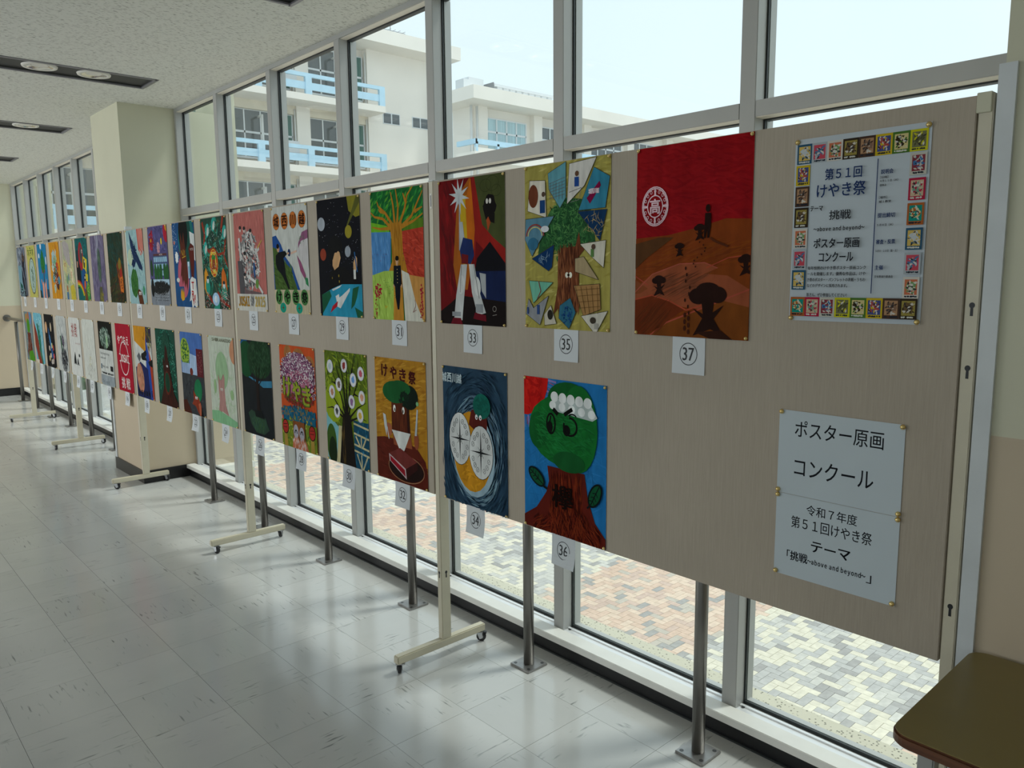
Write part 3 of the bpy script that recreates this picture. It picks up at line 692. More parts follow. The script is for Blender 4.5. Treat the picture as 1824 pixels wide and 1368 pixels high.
def p37(k):
    a = bg('#7c0d12', k); a.V(['#82101500'[:7],'#750b12','#7f0f15'], 420, 0, 0, 364, 250, 60, 8, 10, 30)
    a.P('#6b3010', 0, 245, 110, 240, 200, 225, 290, 205, 364, 210, 364, 515, 0, 515)
    a.V(['#70360f','#632d10','#6e3414'], 420, 0, 262, 364, 515, 70, 5, -14, 14)
    a.P('#4a2e18', 0, 260, 80, 245, 130, 246, 40, 300, 0, 330)
    a.P('#7c4028', 0, 385, 60, 345, 150, 320, 230, 316, 300, 345, 364, 385, 364, 430, 230, 440, 130, 430, 0, 430)
    a.P('#6e3a20', 0, 360, 45, 385, 15, 400, 0, 400).L('#8d3a2a', 3, 0, 350, 45, 375).L('#8f4636', 3, 0, 395, 60, 345, 150, 318, 230, 316, 300, 342, 364, 382)
    a.P('#6a3210', 230, 345, 300, 320, 364, 310, 364, 385, 300, 350).L('#8f3d28', 3, 235, 330, 300, 305, 364, 298)
    a.P('#5c2610', 0, 415, 60, 405, 120, 418, 170, 440, 120, 470, 40, 515, 0, 515).L('#8f3d28', 4, 0, 416, 60, 403, 120, 418, 175, 442, 235, 425)
    a.P('#643512', 50, 515, 110, 478, 200, 445, 290, 415, 364, 430, 364, 515).L('#8f4030', 4, 55, 515, 110, 478, 200, 445, 290, 412, 364, 385)
    a.V(['#5c3220','#6a3a26'], 60, 90, 350, 220, 400, 90, 4, -22, 6).V(['#50240f','#5c2a12'], 50, 20, 440, 100, 500, 90, 4, -45, 8)
    for r in (1, .92): a.O('#c9a9b0', 66, 160, 45*r, 54*r, 3)
    a.O('#c9a9b0', 66, 160, 27, 31, 3)
    for i in range(16):
        t_ = i*math.pi/8; a.O('#c9a9b0', 66+35*math.cos(t_), 160+41*math.sin(t_), 4, 5, 1.5, 8)
    for t_ in (0, 90, 180, 270): a.L('#c9a9b0', 7, 66+26*math.cos(math.radians(t_)), 160+30*math.sin(math.radians(t_)), 66+43*math.cos(math.radians(t_)), 160+52*math.sin(math.radians(t_)), w2=1)
    a.T('#c9a9b0', '高', 49, 140, 34, 40, 1)
    d = '#20100c'
    a.E(d, 237, 176, 7, 10).P(d, 229, 188, 246, 188, 247, 222, 242, 252, 236, 252, 237, 226, 231, 252, 226, 252)
    def tr(x, y, q): a.E(d, x-q*.30, y+q*.12, q*.30, q*.22).E(d, x+q*.30, y+q*.08, q*.28, q*.22).E(d, x, y, q*.40, q*.25).P(d, x-q*.22, y+q*.1, x+q*.22, y+q*.1, x+q*.16, y+q*.55, x+q*.5, y+q*.35, x+q*.2, y+q*.72, x+q*.5, y+q*1.15, x+q*.1, y+q, x-q*.45, y+q*1.2, x-q*.16, y+q*.72, x-q*.48, y+q*.45, x-q*.14, y+q*.6)
    tr(213, 222, 30); tr(150, 268, 26); tr(84, 358, 40); tr(352, 306, 38); tr(243, 392, 98)
    a.P('#2c160e', 205, 500, 285, 492, 320, 515, 250, 515).L('#4a2412', 6, 246, 252, 262, 262, 300, 276)
    for i in range(9): a.E('#2a150d', 178+random.uniform(-7, 9), 330+i*17, 2.5, 5).E('#2a150d', 214+18*math.sin(i*.7), 262+i*8, 1.6, 2.6)
    for i in range(6): a.E('#3a1b10', 172+(i % 2)*12, 455+i*9, 4, 7)
    return a
def p35(k):
    a = bg('#8d8444', k); a.V(['#9a9048','#837a3a','#a39a5a'], 200, 0, 0, 364, 515, 40, 8, -20, 30)
    g = '#254a2c'; a.P(g, 185, 110, 250, 118, 300, 165, 305, 250, 270, 268, 210, 268, 150, 262, 60, 285, 75, 200, 120, 140)
    a.F(['#2f5e34','#1c3c24','#3d6a3c','#4a7a44'], 420, 200, 195, 105, 85, 26, 4); a.F(['#2f5e34'], 60, 130, 260, 60, 40, 24, 4)
    a.P('#5a3220', 165, 262, 225, 258, 240, 215, 248, 262, 285, 245, 240, 290, 240, 360, 245, 440, 225, 450, 150, 450, 130, 470, 150, 380, 150, 300)
    a.V(['#6b3e26','#43241a','#7a4a30'], 260, 152, 265, 240, 455, 46, 4, 88, 8)
    a.E('#c9c4b5', 190, 345, 7, 9).E('#c9c4b5', 205, 345, 7, 9).E('#20150f', 197, 345, 5, 5)
    sh = [('#b9b4a6', 25,45, 95,50, 100,165, 15,140), ('#52848f', 108,30, 185,2, 185,110, 160,140, 112,80), ('#b5b2ac', 200,10, 310,2, 262,80, 190,130), ('#2f6f86', 300,30, 362,62, 345,150, 238,152),
          ('#4e7486', 5,165, 135,162, 60,250, 35,285, 2,230), ('#15304f', 235,155, 352,155, 325,245), ('#b3aea0', 245,252, 348,244, 340,325, 290,290), ('#123056', 135,250, 125,320, 110,332, 35,292), ('#8f7f62', 225,295, 260,290, 320,360, 225,335),
          ('#5f9a84', 20,362, 130,368, 40,435), ('#7a7c80', 18,420, 40,450, 110,410, 70,505, 5,470), ('#8c6a42', 220,378, 325,372, 330,448, 260,470), ('#a5a092', 120,440, 145,498, 92,505, 90,470), ('#2c5c70', 160,440, 205,415, 228,460, 200,512, 155,480), ('#b0aca0', 250,470, 358,452, 310,525)]
    for q in sh:
        a.P(q[0], *q[1:]); p = list(q[1:])+list(q[1:3]); a.L('#3a352a', 1.5, *p)
    a.E('#5d3322', 42, 95, 22, 36).R('#1c3a66', 72, 110, 95, 150).E('#4a3a30', 88, 92, 8)
    for i in range(5): a.L('#5a5f60', 1.5, 118+i*13, 60, 118+i*13, 112)
    for i in range(6): a.L('#5a5f60', 1.5, 114, 62+i*9, 182, 48+i*10)
    a.R('#213f7a', 222, 52, 240, 80).E('#5a4030', 232, 42, 8).L('#6a6a68', 1.5, 200, 95, 250, 85, 240, 120, 205, 125)
    a.P('#6c1238', 272, 118, 322, 72, 328, 85, 285, 135).TR('#c9b9bf', '城西川越', 280, 92, 42, 14)
    a.O('#7a3a34', 50, 220, 42, 38, 5, 20, 180, 360).O('#a9a06a', 50, 220, 34, 30, 4, 20, 180, 360).E('#2f5e78', 40, 245, 24, 20).E('#b9bcc0', 95, 200, 18, 10)
    a.F(['#8a7a52','#9a8a62'], 26, 300, 198, 40, 36, 26, 2).F(['#6f8aa0'], 22, 92, 290, 24, 22, 16, 2)
    a.R('#4a6a3a', 290, 268, 302, 292).E('#4a3a30', 300, 262, 8).L('#7a3a34', 3, 66, 365, 76, 395, 60, 420)
    for i in range(5): a.L('#5a4228', 1.5, 228+i*22, 380, 252+i*17, 462)
    for i in range(4): a.L('#5a4228', 1.5, 225+i*6, 392+i*18, 328, 385+i*18)
    a.R('#2a3f6a', 58, 440, 70, 470).R('#2a3f6a', 12, 448, 20, 470).E('#26241f', 118, 470, 12, 16).F(['#1c3f7a','#12305a'], 40, 192, 470, 24, 28, 12, 3).E('#3a342c', 300, 482, 12, 10).R('#8f8c84', 305, 490, 322, 508)
    return a
def p33(k):
    # a plain generic stand-in of white, blue and red blocks takes the place of the known robot figure
    a = bg('#5c0a0d', k); a.V(['#6b0d10','#4e080c'], 60, 0, 0, 150, 380, 80, 20, 80, 10)
    a.P('#8a4a12', 110, 60, 180, 0, 200, 240, 160, 390, 100, 390, 80, 300).P('#a88a1a', 120, 60, 170, 60, 165, 220, 150, 330, 118, 240).P('#7c1812', 190, 0, 215, 0, 250, 170, 364, 250, 364, 330, 210, 220, 200, 300)
    a.P('#a8560f', 155, 80, 185, 0, 205, 180, 195, 260, 165, 250).P('#3a4020', 205, 0, 364, 0, 364, 250, 300, 210, 245, 165)
    a.O('#2c3218', 265, 35, 30, 22, 2).O('#2c3218', 300, 30, 34, 26, 2).O('#2c3218', 320, 55, 26, 20, 2)
    a.E('#100c0b', 285, 105, 34, 38, wob=.12).P('#100c0b', 250, 110, 265, 150, 310, 165, 312, 130).E('#bcb8b0', 272, 88, 6, 9).E('#bcb8b0', 288, 88, 6, 9).P('#8a3c1a', 268, 150, 278, 140, 290, 160, 275, 190)
    a.P('#0a0a10', 215, 280, 285, 225, 364, 300, 364, 340, 200, 330).P('#0e1a3c', 205, 325, 364, 325, 364, 430, 300, 450, 220, 420).P('#120b0b', 0, 470, 60, 440, 110, 410, 364, 430, 364, 515, 0, 515)
    for i in range(10):
        t_ = math.radians(i*36+10); u_ = t_+.314; a.P('#a9adb0', 120, 60, 120+58*math.cos(t_), 60+66*math.sin(t_), 120+20*math.cos(u_), 60+24*math.sin(u_))
        a.P('#a9adb0', 120, 60, 120+20*math.cos(t_-.314), 60+24*math.sin(t_-.314), 120+58*math.cos(t_), 60+66*math.sin(t_))
    a.P('#7f878e', 120, 60, 116, 250, 132, 250)
    a.P('#8f9498', 118, 150, 138, 150, 148, 210, 150, 236, 128, 240).P('#16244e', 140, 205, 190, 215, 200, 270, 180, 300, 130, 290, 120, 250).P('#5e1216', 130, 262, 168, 268, 165, 300, 128, 296)
    a.P('#a8aaa9', 125, 300, 160, 300, 140, 420, 128, 500, 80, 500, 95, 410).P('#a8aaa9', 170, 300, 200, 300, 220, 380, 260, 470, 215, 480, 185, 400).E('#b5b6b4', 125, 372, 18, 34, 8).E('#b5b6b4', 215, 378, 18, 34, -8)
    a.P('#8d9092', 228, 330, 262, 335, 262, 420, 240, 395).P('#5a0e1a', 60, 515, 75, 492, 120, 492, 130, 515).P('#5a0e1a', 200, 470, 260, 478, 262, 500, 190, 492).R('#7d8184', 205, 440, 245, 470).R('#7d8184', 70, 470, 120, 486)
    a.L('#101010', 2, 128, 300, 118, 400).L('#101010', 2, 196, 300, 225, 420).O('#7a7570', 306, 455, 10, 10, 2).L('#7a7570', 2, 296, 478, 318, 474)
    return a
def p31(k):
    a = bg('#1c5a2c', k); a.V(['#2c7a34','#175028','#4a8a2c'], 120, 0, 0, 364, 120, 40, 10, -50, 30)
    a.P('#5f9a26', 0, 120, 120, 140, 150, 190, 0, 200).P('#4c6a1e', 230, 130, 364, 120, 364, 170, 230, 175)
    a.P('#4474a4', 0, 160, 145, 165, 135, 320, 0, 335).V(['#5a88b4','#39699a'], 50, 0, 170, 130, 320, 40, 5, 85, 8)
    a.P('#9c3426', 215, 165, 364, 155, 364, 345, 250, 350, 220, 240).V(['#ab4030','#8a2c20'], 60, 222, 170, 364, 335, 34, 8, 20, 20)
    t_ = '#9a6a22'; a.P(t_, 135, 130, 222, 130, 225, 240, 262, 350, 100, 350, 150, 280, 148, 190)
    for q in ((150,150, 90,110, 30,100, 0,80), (160,140, 110,90, 60,60, 50,40), (175,140, 165,60, 150,10), (190,140, 200,70, 185,0), (205,140, 245,80, 262,30, 300,0), (215,150, 290,110, 330,60, 364,20), (215,150, 300,130, 364,105), (140,150, 70,150, 10,140), (100,85, 70,80, 60,70), (255,60, 235,20), (310,95, 360,80)): a.L(t_, 15, *q, w2=5)
    a.V(['#86581c','#ab7a2e'], 60, 150, 140, 218, 340, 60, 3, 88, 4)
    a.P('#8ca84a', 0, 335, 90, 318, 160, 318, 160, 515, 20, 515, 0, 500).V(['#9ab556','#7f9a40'], 60, 0, 345, 150, 510, 40, 8, 80, 20)
    a.P('#a87a40', 225, 330, 364, 345, 364, 515, 340, 515, 290, 430).P('#b4b2a6', 212, 315, 262, 330, 300, 430, 352, 515, 230, 515, 222, 400).P('#a5742c', 160, 330, 215, 330, 222, 515, 148, 515)
    a.V(['#5a2a2a','#7a3038'], 30, 225, 190, 350, 300, 7, 4, 60, 60).V(['#5c4a6a'], 14, 15, 235, 110, 290, 6, 3, 60, 60).F(['#8d1f30'], 50, 42, 400, 26, 30, 12, 9).L('#2c5a2c', 2, 42, 420, 45, 500).F(['#8d1f30'], 24, 345, 400, 10, 30, 10, 8).F(['#8d1f30'], 30, 345, 470, 14, 40, 8, 7).F(['#8d1f30'], 18, 25, 470, 8, 40, 8, 6)
    student(a, 184, 258, 218); a.F('#2f6a2c', 14, 115, 400, 60, 50, 8, 3).F('#b09a2c', 5, 100, 460, 10, 8, 8, 5).L('#8a5a52', 2, 300, 430, 305, 455, 285, 480, 310, 470)
    return a
def p29(k):
    a = bg('#05070f', k); a.F(['#8a90a0','#c8ccd4','#5a6080'], 90, 182, 190, 175, 185, 3, 3)
    a.P('#6f6a1c', 262, 0, 364, 0, 364, 85, 330, 90, 275, 60).P('#4a4c1c', 340, 0, 364, 0, 364, 30, 262, 125, 256, 120, 300, 60)
    a.E('#8a9098', 36, 105, 33, 30).E('#7d7420', 268, 148, 28, 28).E('#7c3220', 44, 240, 27, 27).E('#7e858d', 258, 232, 24, 24)
    a.P('#07080a', 80, 385, 100, 320, 140, 295, 230, 300, 290, 340, 320, 330, 330, 400, 110, 430, 90, 420).E('#08090b', 150, 215, 62, 55)
    a.P('#b08a62', 128, 240, 186, 226, 196, 258, 176, 295, 140, 310, 124, 290).P('#08090b', 90, 200, 130, 180, 196, 200, 192, 236, 176, 226, 160, 236, 150, 228, 130, 262, 100, 290)
    a.P('#b08a62', 300, 280, 322, 252, 332, 262, 330, 300, 312, 325, 300, 310).L('#1c4c78', 8, 312, 235, 330, 320).R('#b9bab6', 300, 310, 318, 350); a.E('#7d6a1c', 175, 335, 4, 6).E('#7d6a1c', 178, 360, 4, 6).E('#7d6a1c', 118, 345, 3, 5)
    a.P('#1f7c98', 20, 420, 120, 390, 200, 372, 364, 372, 364, 515, 20, 515).P('#b4b8b6', 110, 395, 200, 374, 180, 386, 120, 402)
    a.P('#0f4a30', 20, 420, 90, 400, 105, 425, 60, 470, 20, 505).P('#0f4a30', 290, 390, 340, 380, 320, 430, 300, 460, 270, 480, 280, 430).P('#0f4a30', 300, 470, 364, 490, 364, 515, 320, 515)
    a.P('#b9bab8', 265, 388, 262, 402, 180, 478, 150, 470, 150, 440, 200, 420).P('#8f1420', 160, 445, 152, 470, 90, 500, 110, 470).P('#b9bab8', 140, 425, 170, 415, 175, 440, 150, 450)
    return a
def p27(k):
    a = bg('#a9aba6', k)
    for i, ch in enumerate('城西川越'): a.E('#a8602c', 48+i*88, 70, 38, 40).O('#3a2a1c', 48+i*88, 70, 38, 40, 1.5).T('#2a160c', ch, 22+i*88, 45, 52, 50, 2)
    a.P('#22447c', 0, 140, 40, 135, 90, 180, 130, 240, 200, 290, 250, 370, 270, 400, 0, 400).P('#3d5228', 0, 190, 40, 200, 110, 260, 170, 290, 220, 360, 245, 400, 10, 400).V(['#48602e','#31451f'], 60, 10, 260, 200, 390, 40, 8, 30, 20)
    a.P('#17191b', 30, 232, 60, 218, 130, 212, 150, 228, 110, 248, 120, 270, 130, 330, 165, 392, 150, 398, 90, 330, 40, 300, 25, 270).E('#a88468', 58, 200, 14, 17).E('#1a1614', 55, 188, 15, 12).E('#1c2c50', 172, 222, 14, 18).L('#a88468', 9, 150, 226, 172, 224).L('#b89a88', 10, 188, 226, 250, 216)
    a.P('#7a4c68', 270, 180, 310, 130, 364, 120, 364, 170, 300, 200, 262, 225).P('#a9a6a6', 255, 215, 300, 170, 364, 160, 364, 300, 320, 280, 270, 240).P('#7a4460', 250, 235, 290, 270, 330, 330, 340, 370, 280, 310).P('#2f6f48', 320, 340, 350, 345, 355, 385, 330, 372).F('#4a6a4a', 16, 310, 165, 30, 20, 9, 5)
    a.P('#a39a80', 0, 400, 364, 400, 364, 515, 0, 515)
    for i, ch in enumerate('けやき祭'): a.E('#3e6a3a', 46+i*88, 435, 37, 38).T('#0e0e0c', ch, 22+i*88, 410, 50, 50, 2)
    for x in (86, 254): a.E('#17806c', x, 488, 32, 25).P('#4a4a30', x, 468, x+5, 488, x, 508, x-5, 488).P('#4a4a30', x-20, 488, x, 484, x+20, 488, x, 492)
    return a
def p25(k):
    a = bg('#9c5c56', k); a.V(['#a86a64','#8f504c'], 90, 0, 0, 364, 410, 50, 7, 86, 8); a.R('#aeaca4', 0, 425, 364, 515)
    a.F(['#8a8886','#b5b3b0','#4a4a4c','#6a6869'], 240, 170, 260, 120, 160, 46, 16); a.F(['#b9b8b5','#3a3a3c'], 130, 180, 250, 100, 140, 40, 7, 60, 50)
    for x, y in ((80, 85), (130, 90), (205, 105), (60, 185), (120, 220), (245, 300), (110, 330)): a.E('#b3a49c', x, y, 13, 15).E('#2c2a2a', x, y-8, 14, 10)
    a.P('#4a484a', 30, 250, 90, 250, 110, 425, 40, 425).P('#5e4f50', 100, 400, 330, 420, 330, 425, 100, 425).L('#a9a7a4', 20, 60, 130, 70, 240).L('#a9a7a4', 16, 210, 120, 240, 220, 300, 190).L('#b3b1ae', 16, 140, 330, 260, 370, 320, 420).L('#a88a4c', 9, 280, 190, 335, 150)
    a.E('#5a7a3c', 258, 372, 18, 24).E('#34507a', 232, 300, 12, 40).T('#8f6a28', '^JOSAI', 18, 438, 132, 52, 3).T('#a08a4c', '^2025', 225, 438, 112, 52, 3); a.F('#55585c', 40, 188, 460, 24, 30, 22, 3, 70, 40)
    return a
def p23(k):
    a = bg('#1e3a30', k); a.F(['#1c5a48','#2f7a68','#142c28','#3d4a34'], 260, 182, 257, 190, 260, 60, 16)
    for q in ((30,20, 60,90, 40,150, 110,190, 180,170, 240,210, 330,200), (330,0, 300,70, 350,130, 320,220, 364,280), (200,420, 260,470, 364,500), (60,430, 110,470, 180,500)): a.L('#7a2c1c', 24, *q, w2=14)
    for x, y in ((100, 70), (190, 40), (340, 90), (60, 170)): a.E('#2a8a80', x, y, 28, 40, 20).E('#a8b0a8', x+8, y+6, 14, 26, 25)
    a.E('#b08a2c', 170, 255, 60, 80).E('#a02818', 170, 255, 54, 73).E('#b09a3c', 170, 255, 38, 52).E('#2a6a28', 170, 225, 26, 22).P('#7a3c1c', 150, 235, 190, 235, 200, 290, 140, 290).TR('#d0b03c', 'OPEN', 132, 192, 78, 18).TR('#d0b03c', 'LOVE', 132, 300, 78, 18)
    for x, c in ((60, '#b0781c'), (310, '#b05a1c')): a.P(c, x-45, 400, x-35, 310, x-10, 280, x+20, 320, x+35, 400, x, 450)
    for x, y in ((70, 350), (300, 380), (190, 455)): a.E('#1f7a68', x, y+40, 34, 45).E('#a8b5b8', x, y, 16, 20).E('#1c2c2c', x, y-14, 16, 10)
    a.E('#8aa8c0', 175, 460, 50, 38).E('#b9c4c8', 175, 460, 22, 20); a.F(['#8f1c20','#c0b8b0'], 160, 300, 460, 60, 60, 9, 4).F(['#8f1c20','#c0b8b0'], 80, 60, 470, 50, 50, 9, 4).F(['#9ab5b0'], 140, 182, 200, 175, 170, 10, 3)
    return a
def p21(k):
    a = bg('#14406c', k); a.F(['#9ab0c4'], 70, 40, 90, 36, 110, 5, 5)
    a.E('#0f5a58', 230, 110, 130, 190).E('#0e3c34', 215, 90, 100, 160).E('#07090a', 185, 60, 75, 120).E('#9c4c5c', 150, 330, 90, 130).R('#14406c', 0, 390, 150, 515)
    t_ = '#4a1f14'; a.P(t_, 120, 190, 140, 60, 165, 130, 190, 60, 215, 190, 230, 330, 205, 420, 190, 370, 170, 400, 155, 350, 135, 380, 120, 320, 100, 340, 130, 250, 85, 150)
    for q in ((140,170, 160,200), (175,165, 165,200), (195,170, 180,210), (150,215, 210,205)): a.L('#a8841c', 5, *q)
    a.P('#b0b4b2', 290, 60, 364, 80, 364, 240, 300, 200).P('#4a1610', 262, 160, 300, 130, 350, 150, 345, 230, 320, 340, 285, 340, 275, 250).T('#c0b8b0', 'VOTE', 285, 160, 50, 14)
    a.R('#7a9cb0', 232, 240, 262, 340).R('#a9bcc8', 232, 240, 262, 268).P('#b9bab6', 255, 350, 290, 330, 350, 345, 362, 470, 330, 515, 300, 500, 270, 535, 262, 470, 230, 480, 255, 430)
    a.T('#8f1c1c', '^T', 280, 362, 34, 42, 3).T('#8f1c1c', '^R', 276, 416, 28, 36, 3).T('#8f1c1c', '^Y', 282, 456, 28, 40, 3).T('#8f1c1c', '^!', 318, 440, 9, 46, 3)
    a.P('#b0801c', 90, 430, 100, 400, 115, 425, 130, 395, 140, 430, 150, 410, 150, 470, 110, 480, 88, 460).E('#b0b0ac', 60, 350, 26, 14).E('#b4b4b0', 340, 490, 18, 22).E('#a86a58', 30, 120, 12).E('#c4c8c8', 60, 210, 28, 34, wob=.2)
    return a
def p19(k):
    a = bg('#45426a', k); a.F(['#565080','#38365c'], 80, 182, 100, 190, 110, 50, 12)
    a.F(['#8f1428','#70101c'], 60, 60, 90, 44, 66, 44, 12).E('#b0801c', 60, 90, 10, 12).F(['#b08c94','#a87a84'], 50, 195, 140, 26, 34, 26, 8).E('#b0981c', 255, 100, 14, 22).E('#8f1428', 350, 40, 50, 70).E('#b0781c', 364, 10, 30)
    a.R('#3a4a66', 80, 190, 345, 330)
    for j in range(3):
        for i in range(7): a.R('#7ea0b4', 90+i*37, 200+j*44, 118+i*37, 232+j*44)
    a.R('#4a2c30', 90, 178, 340, 192).T('#c9c4c0', 'VOTE', 200, 180, 60, 10)
    for x in (40, 115, 165, 215, 290, 335): a.E('#1c4a24' if x != 40 else '#1f3a22', x, 300 if x != 40 else 270, 26, 56, wob=.08)
    a.R('#8ea8b8', 0, 345, 364, 385); a.R('#6a7078', 0, 385, 364, 515); a.F(['#101214','#1a1c1e'], 240, 200, 400, 160, 40, 26, 22); a.E('#101214', 40, 400, 30, 62)
    for i in range(7): a.L('#1c1e20', 2, 90+i*36, 440, 90+i*36, 488)
    for j in range(3): a.L('#1c1e20', 2, 85, 446+j*18, 345, 446+j*18)
    a.V(['#9a9ea0'], 60, 80, 430, 340, 490, 14, 3, 0, 10); return a
def p17(k):
    a = bg('#7d9a9c', k); a.F(['#8aa6a6','#6f8c90'], 120, 182, 257, 190, 260, 60, 18)
    a.E('#a8483c', 310, 30, 90, 150).E('#a8685c', 330, 30, 70, 120).P('#7d9a9c', 210, 0, 240, 0, 262, 180, 230, 150).E('#9aa890', 75, 190, 60, 60).V(['#8fa8a4'], 40, 200, 150, 360, 280, 50, 10, 60, 15)
    d = '#1c2a44'; a.P(d, 70, 5, 120, 60, 160, 110, 180, 140, 150, 200, 130, 190, 90, 110).P(d, 150, 110, 190, 110, 195, 150, 240, 180, 320, 260, 315, 285, 250, 270, 190, 220, 150, 260, 120, 250, 140, 200)
    a.P(d, 140, 210, 130, 270, 95, 240, 80, 250, 120, 200); a.F(['#2c3c5c','#14203a'], 60, 160, 150, 60, 80, 34, 6, 40, 30)
    a.E('#2f5a2c', 130, 370, 80, 100, wob=.06).F(['#3d6a34','#274c26'], 160, 130, 370, 72, 90, 24, 8, 80, 30).P('#4c2c1e', 180, 430, 215, 410, 270, 430, 300, 515, 210, 515); face(a, 235, 440, 1.6).E('#3a7a5a', 320, 420, 22, 32)
    return a
def p15(k):
    a = bg('#1c2c22', k); a.F(['#17403c','#24382a','#2c2c1c','#143028'], 420, 182, 180, 190, 230, 80, 9, 60, 40).F(['#3a3c1c','#3c281c','#1f2c1c'], 240, 182, 420, 190, 110, 80, 9, -40, 30)
    a.P('#5a2c18', 190, 240, 290, 180, 330, 260, 345, 420, 250, 450, 220, 330).F(['#7a3c18','#8f4a1c','#3c1c12'], 130, 280, 340, 60, 100, 40, 7, 70, 30).E('#6a5a20', 275, 230, 34, 40, wob=.15).E('#8a1c1c', 295, 310, 22, 44).P('#a85a1c', 262, 330, 330, 320, 330, 440, 262, 430).F(['#3c1810'], 20, 296, 380, 26, 40, 22, 7); return a
def p13(k):
    a = bg('#5e566c', k); a.F(['#6e667e','#4c4660','#7e7a8e','#5a5470'], 420, 182, 257, 190, 262, 80, 8, 82, 16).F(['#8a8a9a'], 60, 190, 90, 50, 110, 80, 6, 85, 8)
    a.E('#3c4c44', 215, 230, 44, 130).F(['#2f3f3c','#4c5c4c','#566a58'], 120, 215, 240, 40, 130, 60, 5, 82, 10).P('#4a4a34', 190, 400, 250, 400, 270, 515, 160, 515).F(['#7a7030'], 40, 240, 480, 50, 36, 30, 5, 70, 30); return a
def p11(k):
    a = bg('#0f4c4c', k); a.F(['#12585a','#0c3c40'], 90, 182, 120, 190, 130, 60, 14); a.E('#0c2c30', 60, 200, 60, 110).P('#0a0c12', 0, 230, 120, 200, 130, 400, 0, 420)
    a.E('#801c24', 160, 150, 72, 118).E('#3c3a3c', 170, 140, 40, 66).E('#a8a49c', 200, 110, 14, 16).E('#111', 202, 112, 7).P('#a89a24', 220, 150, 330, 180, 300, 300, 230, 330, 200, 260)
    a.E('#34382c', 250, 210, 26, 40).E('#a8a49c', 262, 195, 10).E('#14406c', 220, 350, 90, 100).P('#a89a24', 260, 290, 330, 300, 320, 360, 250, 350).E('#0c0c10', 240, 330, 30, 26).E('#b0aca0', 240, 326, 14, 12).E('#a8481c', 230, 385, 22, 36, 15)
    for i, c in enumerate(('#8a241c', '#a8641c', '#a8981c', '#2c6a2c')): a.O(c, 20, 510, 200-i*16, 165-i*14, 16, 20, 265, 345)
    a.R('#b08068', 30, 190, 52, 240).P('#2a6a34', 260, 400, 364, 360, 364, 515, 180, 515, 200, 460).P('#5a3420', 230, 420, 262, 420, 290, 515, 200, 515).F(['#8a9a2c'], 60, 320, 420, 40, 60, 20, 6); return a
def p9(k):
    a = bg('#8f9078', k); a.F(['#9aa07a','#a8a868','#7f8a68'], 160, 182, 300, 190, 220, 50, 16)
    a.P('#8a8482', 10, 20, 110, 0, 230, 40, 260, 150, 250, 240, 150, 200, 60, 130).V(['#767172','#9a9492'], 40, 30, 30, 230, 180, 60, 4, 40, 12)
    a.P('#a39a6c', 20, 160, 120, 200, 110, 300, 30, 260).T('#7a3428', 'VOTE', 30, 195, 76, 34).P('#b0a888', 210, 240, 290, 250, 330, 380, 260, 360).T('#8a4030', '祭', 240, 270, 40, 60).E('#5a7a5c', 110, 340, 30, 40).E('#3a5a7a', 160, 320, 14, 36)
    a.P('#a09034', 190, 400, 300, 380, 364, 515, 200, 515).F(['#a89a34','#8a8a2c'], 70, 290, 450, 60, 60, 26, 8).E('#8a5a3c', 90, 420, 22, 30).R('#3c5a78', 60, 450, 120, 515); return a
def p7(k):
    a = bg('#a8741c', k); a.F(['#b5841c','#9a5c14','#b8701c'], 240, 182, 257, 190, 260, 60, 10, 80, 24)
    for x, y, c in ((160, 110, '#8aa0a4'), (120, 160, '#6a9084'), (220, 150, '#7a9c7a'), (180, 200, '#5c8a6c'), (100, 230, '#9aa89c'), (260, 220, '#a0401c'), (200, 260, '#3c5c4c'), (150, 300, '#2c2c24'), (240, 310, '#5c1c14'), (110, 330, '#4c7c7c'), (290, 350, '#3c6c7c'), (190, 360, '#a05a2c'), (130, 420, '#8a9a8c'), (240, 400, '#3c1c14')): a.E(c, x, y, 42, 38, wob=.25)
    a.F(['#b0b4ac','#1c2420','#8a1c14','#2c5c5c'], 130, 185, 270, 95, 150, 24, 8).P('#8aa0a0', 90, 100, 130, 80, 120, 200).P('#94a8a4', 240, 60, 262, 90, 200, 160); return a
def p5(k):
    a = bg('#14648c', k); a.E('#b5b8ba', 155, 20, 28, 30).E('#b5b8ba', 62, 110, 22, 24).E('#b5b8ba', 330, 160, 18, 40); a.P('#0f2c30', 0, 440, 60, 445, 90, 515, 0, 515).P('#16384a', 290, 430, 364, 430, 364, 515, 290, 515)
    a.P('#3c3024', 192, 240, 220, 240, 225, 370, 190, 380).E('#1c5a28', 195, 190, 84, 90, wob=.06).P('#1c5a28', 150, 110, 180, 60, 215, 60, 250, 130).F(['#256a30','#144420'], 90, 195, 160, 72, 96, 22, 8).TR('#7a1c34', '木木', 110, 240, 190, 44, .6)
    a.P('#b07a68', 120, 515, 120, 400, 85, 350, 95, 330, 140, 380, 175, 355, 190, 400, 180, 515).P('#b07a68', 230, 515, 215, 400, 225, 360, 262, 385, 290, 330, 300, 345, 280, 400, 285, 515); return a
def p3(k):
    a = bg('#9a9650', k); a.F(['#a8a25c','#8c8844'], 70, 182, 257, 190, 260, 50, 12); a.E('#54544a', 190, 300, 140, 185).E('#8a9c94', 190, 300, 124, 168).O('#3c443c', 190, 300, 106, 148, 4); a.F(['#34503c','#2c3c34'], 60, 190, 310, 50, 110, 44, 8, 60, 40)
    a.TR('#2c4a24', '木尹木', 40, 20, 280, 86, .8); return a
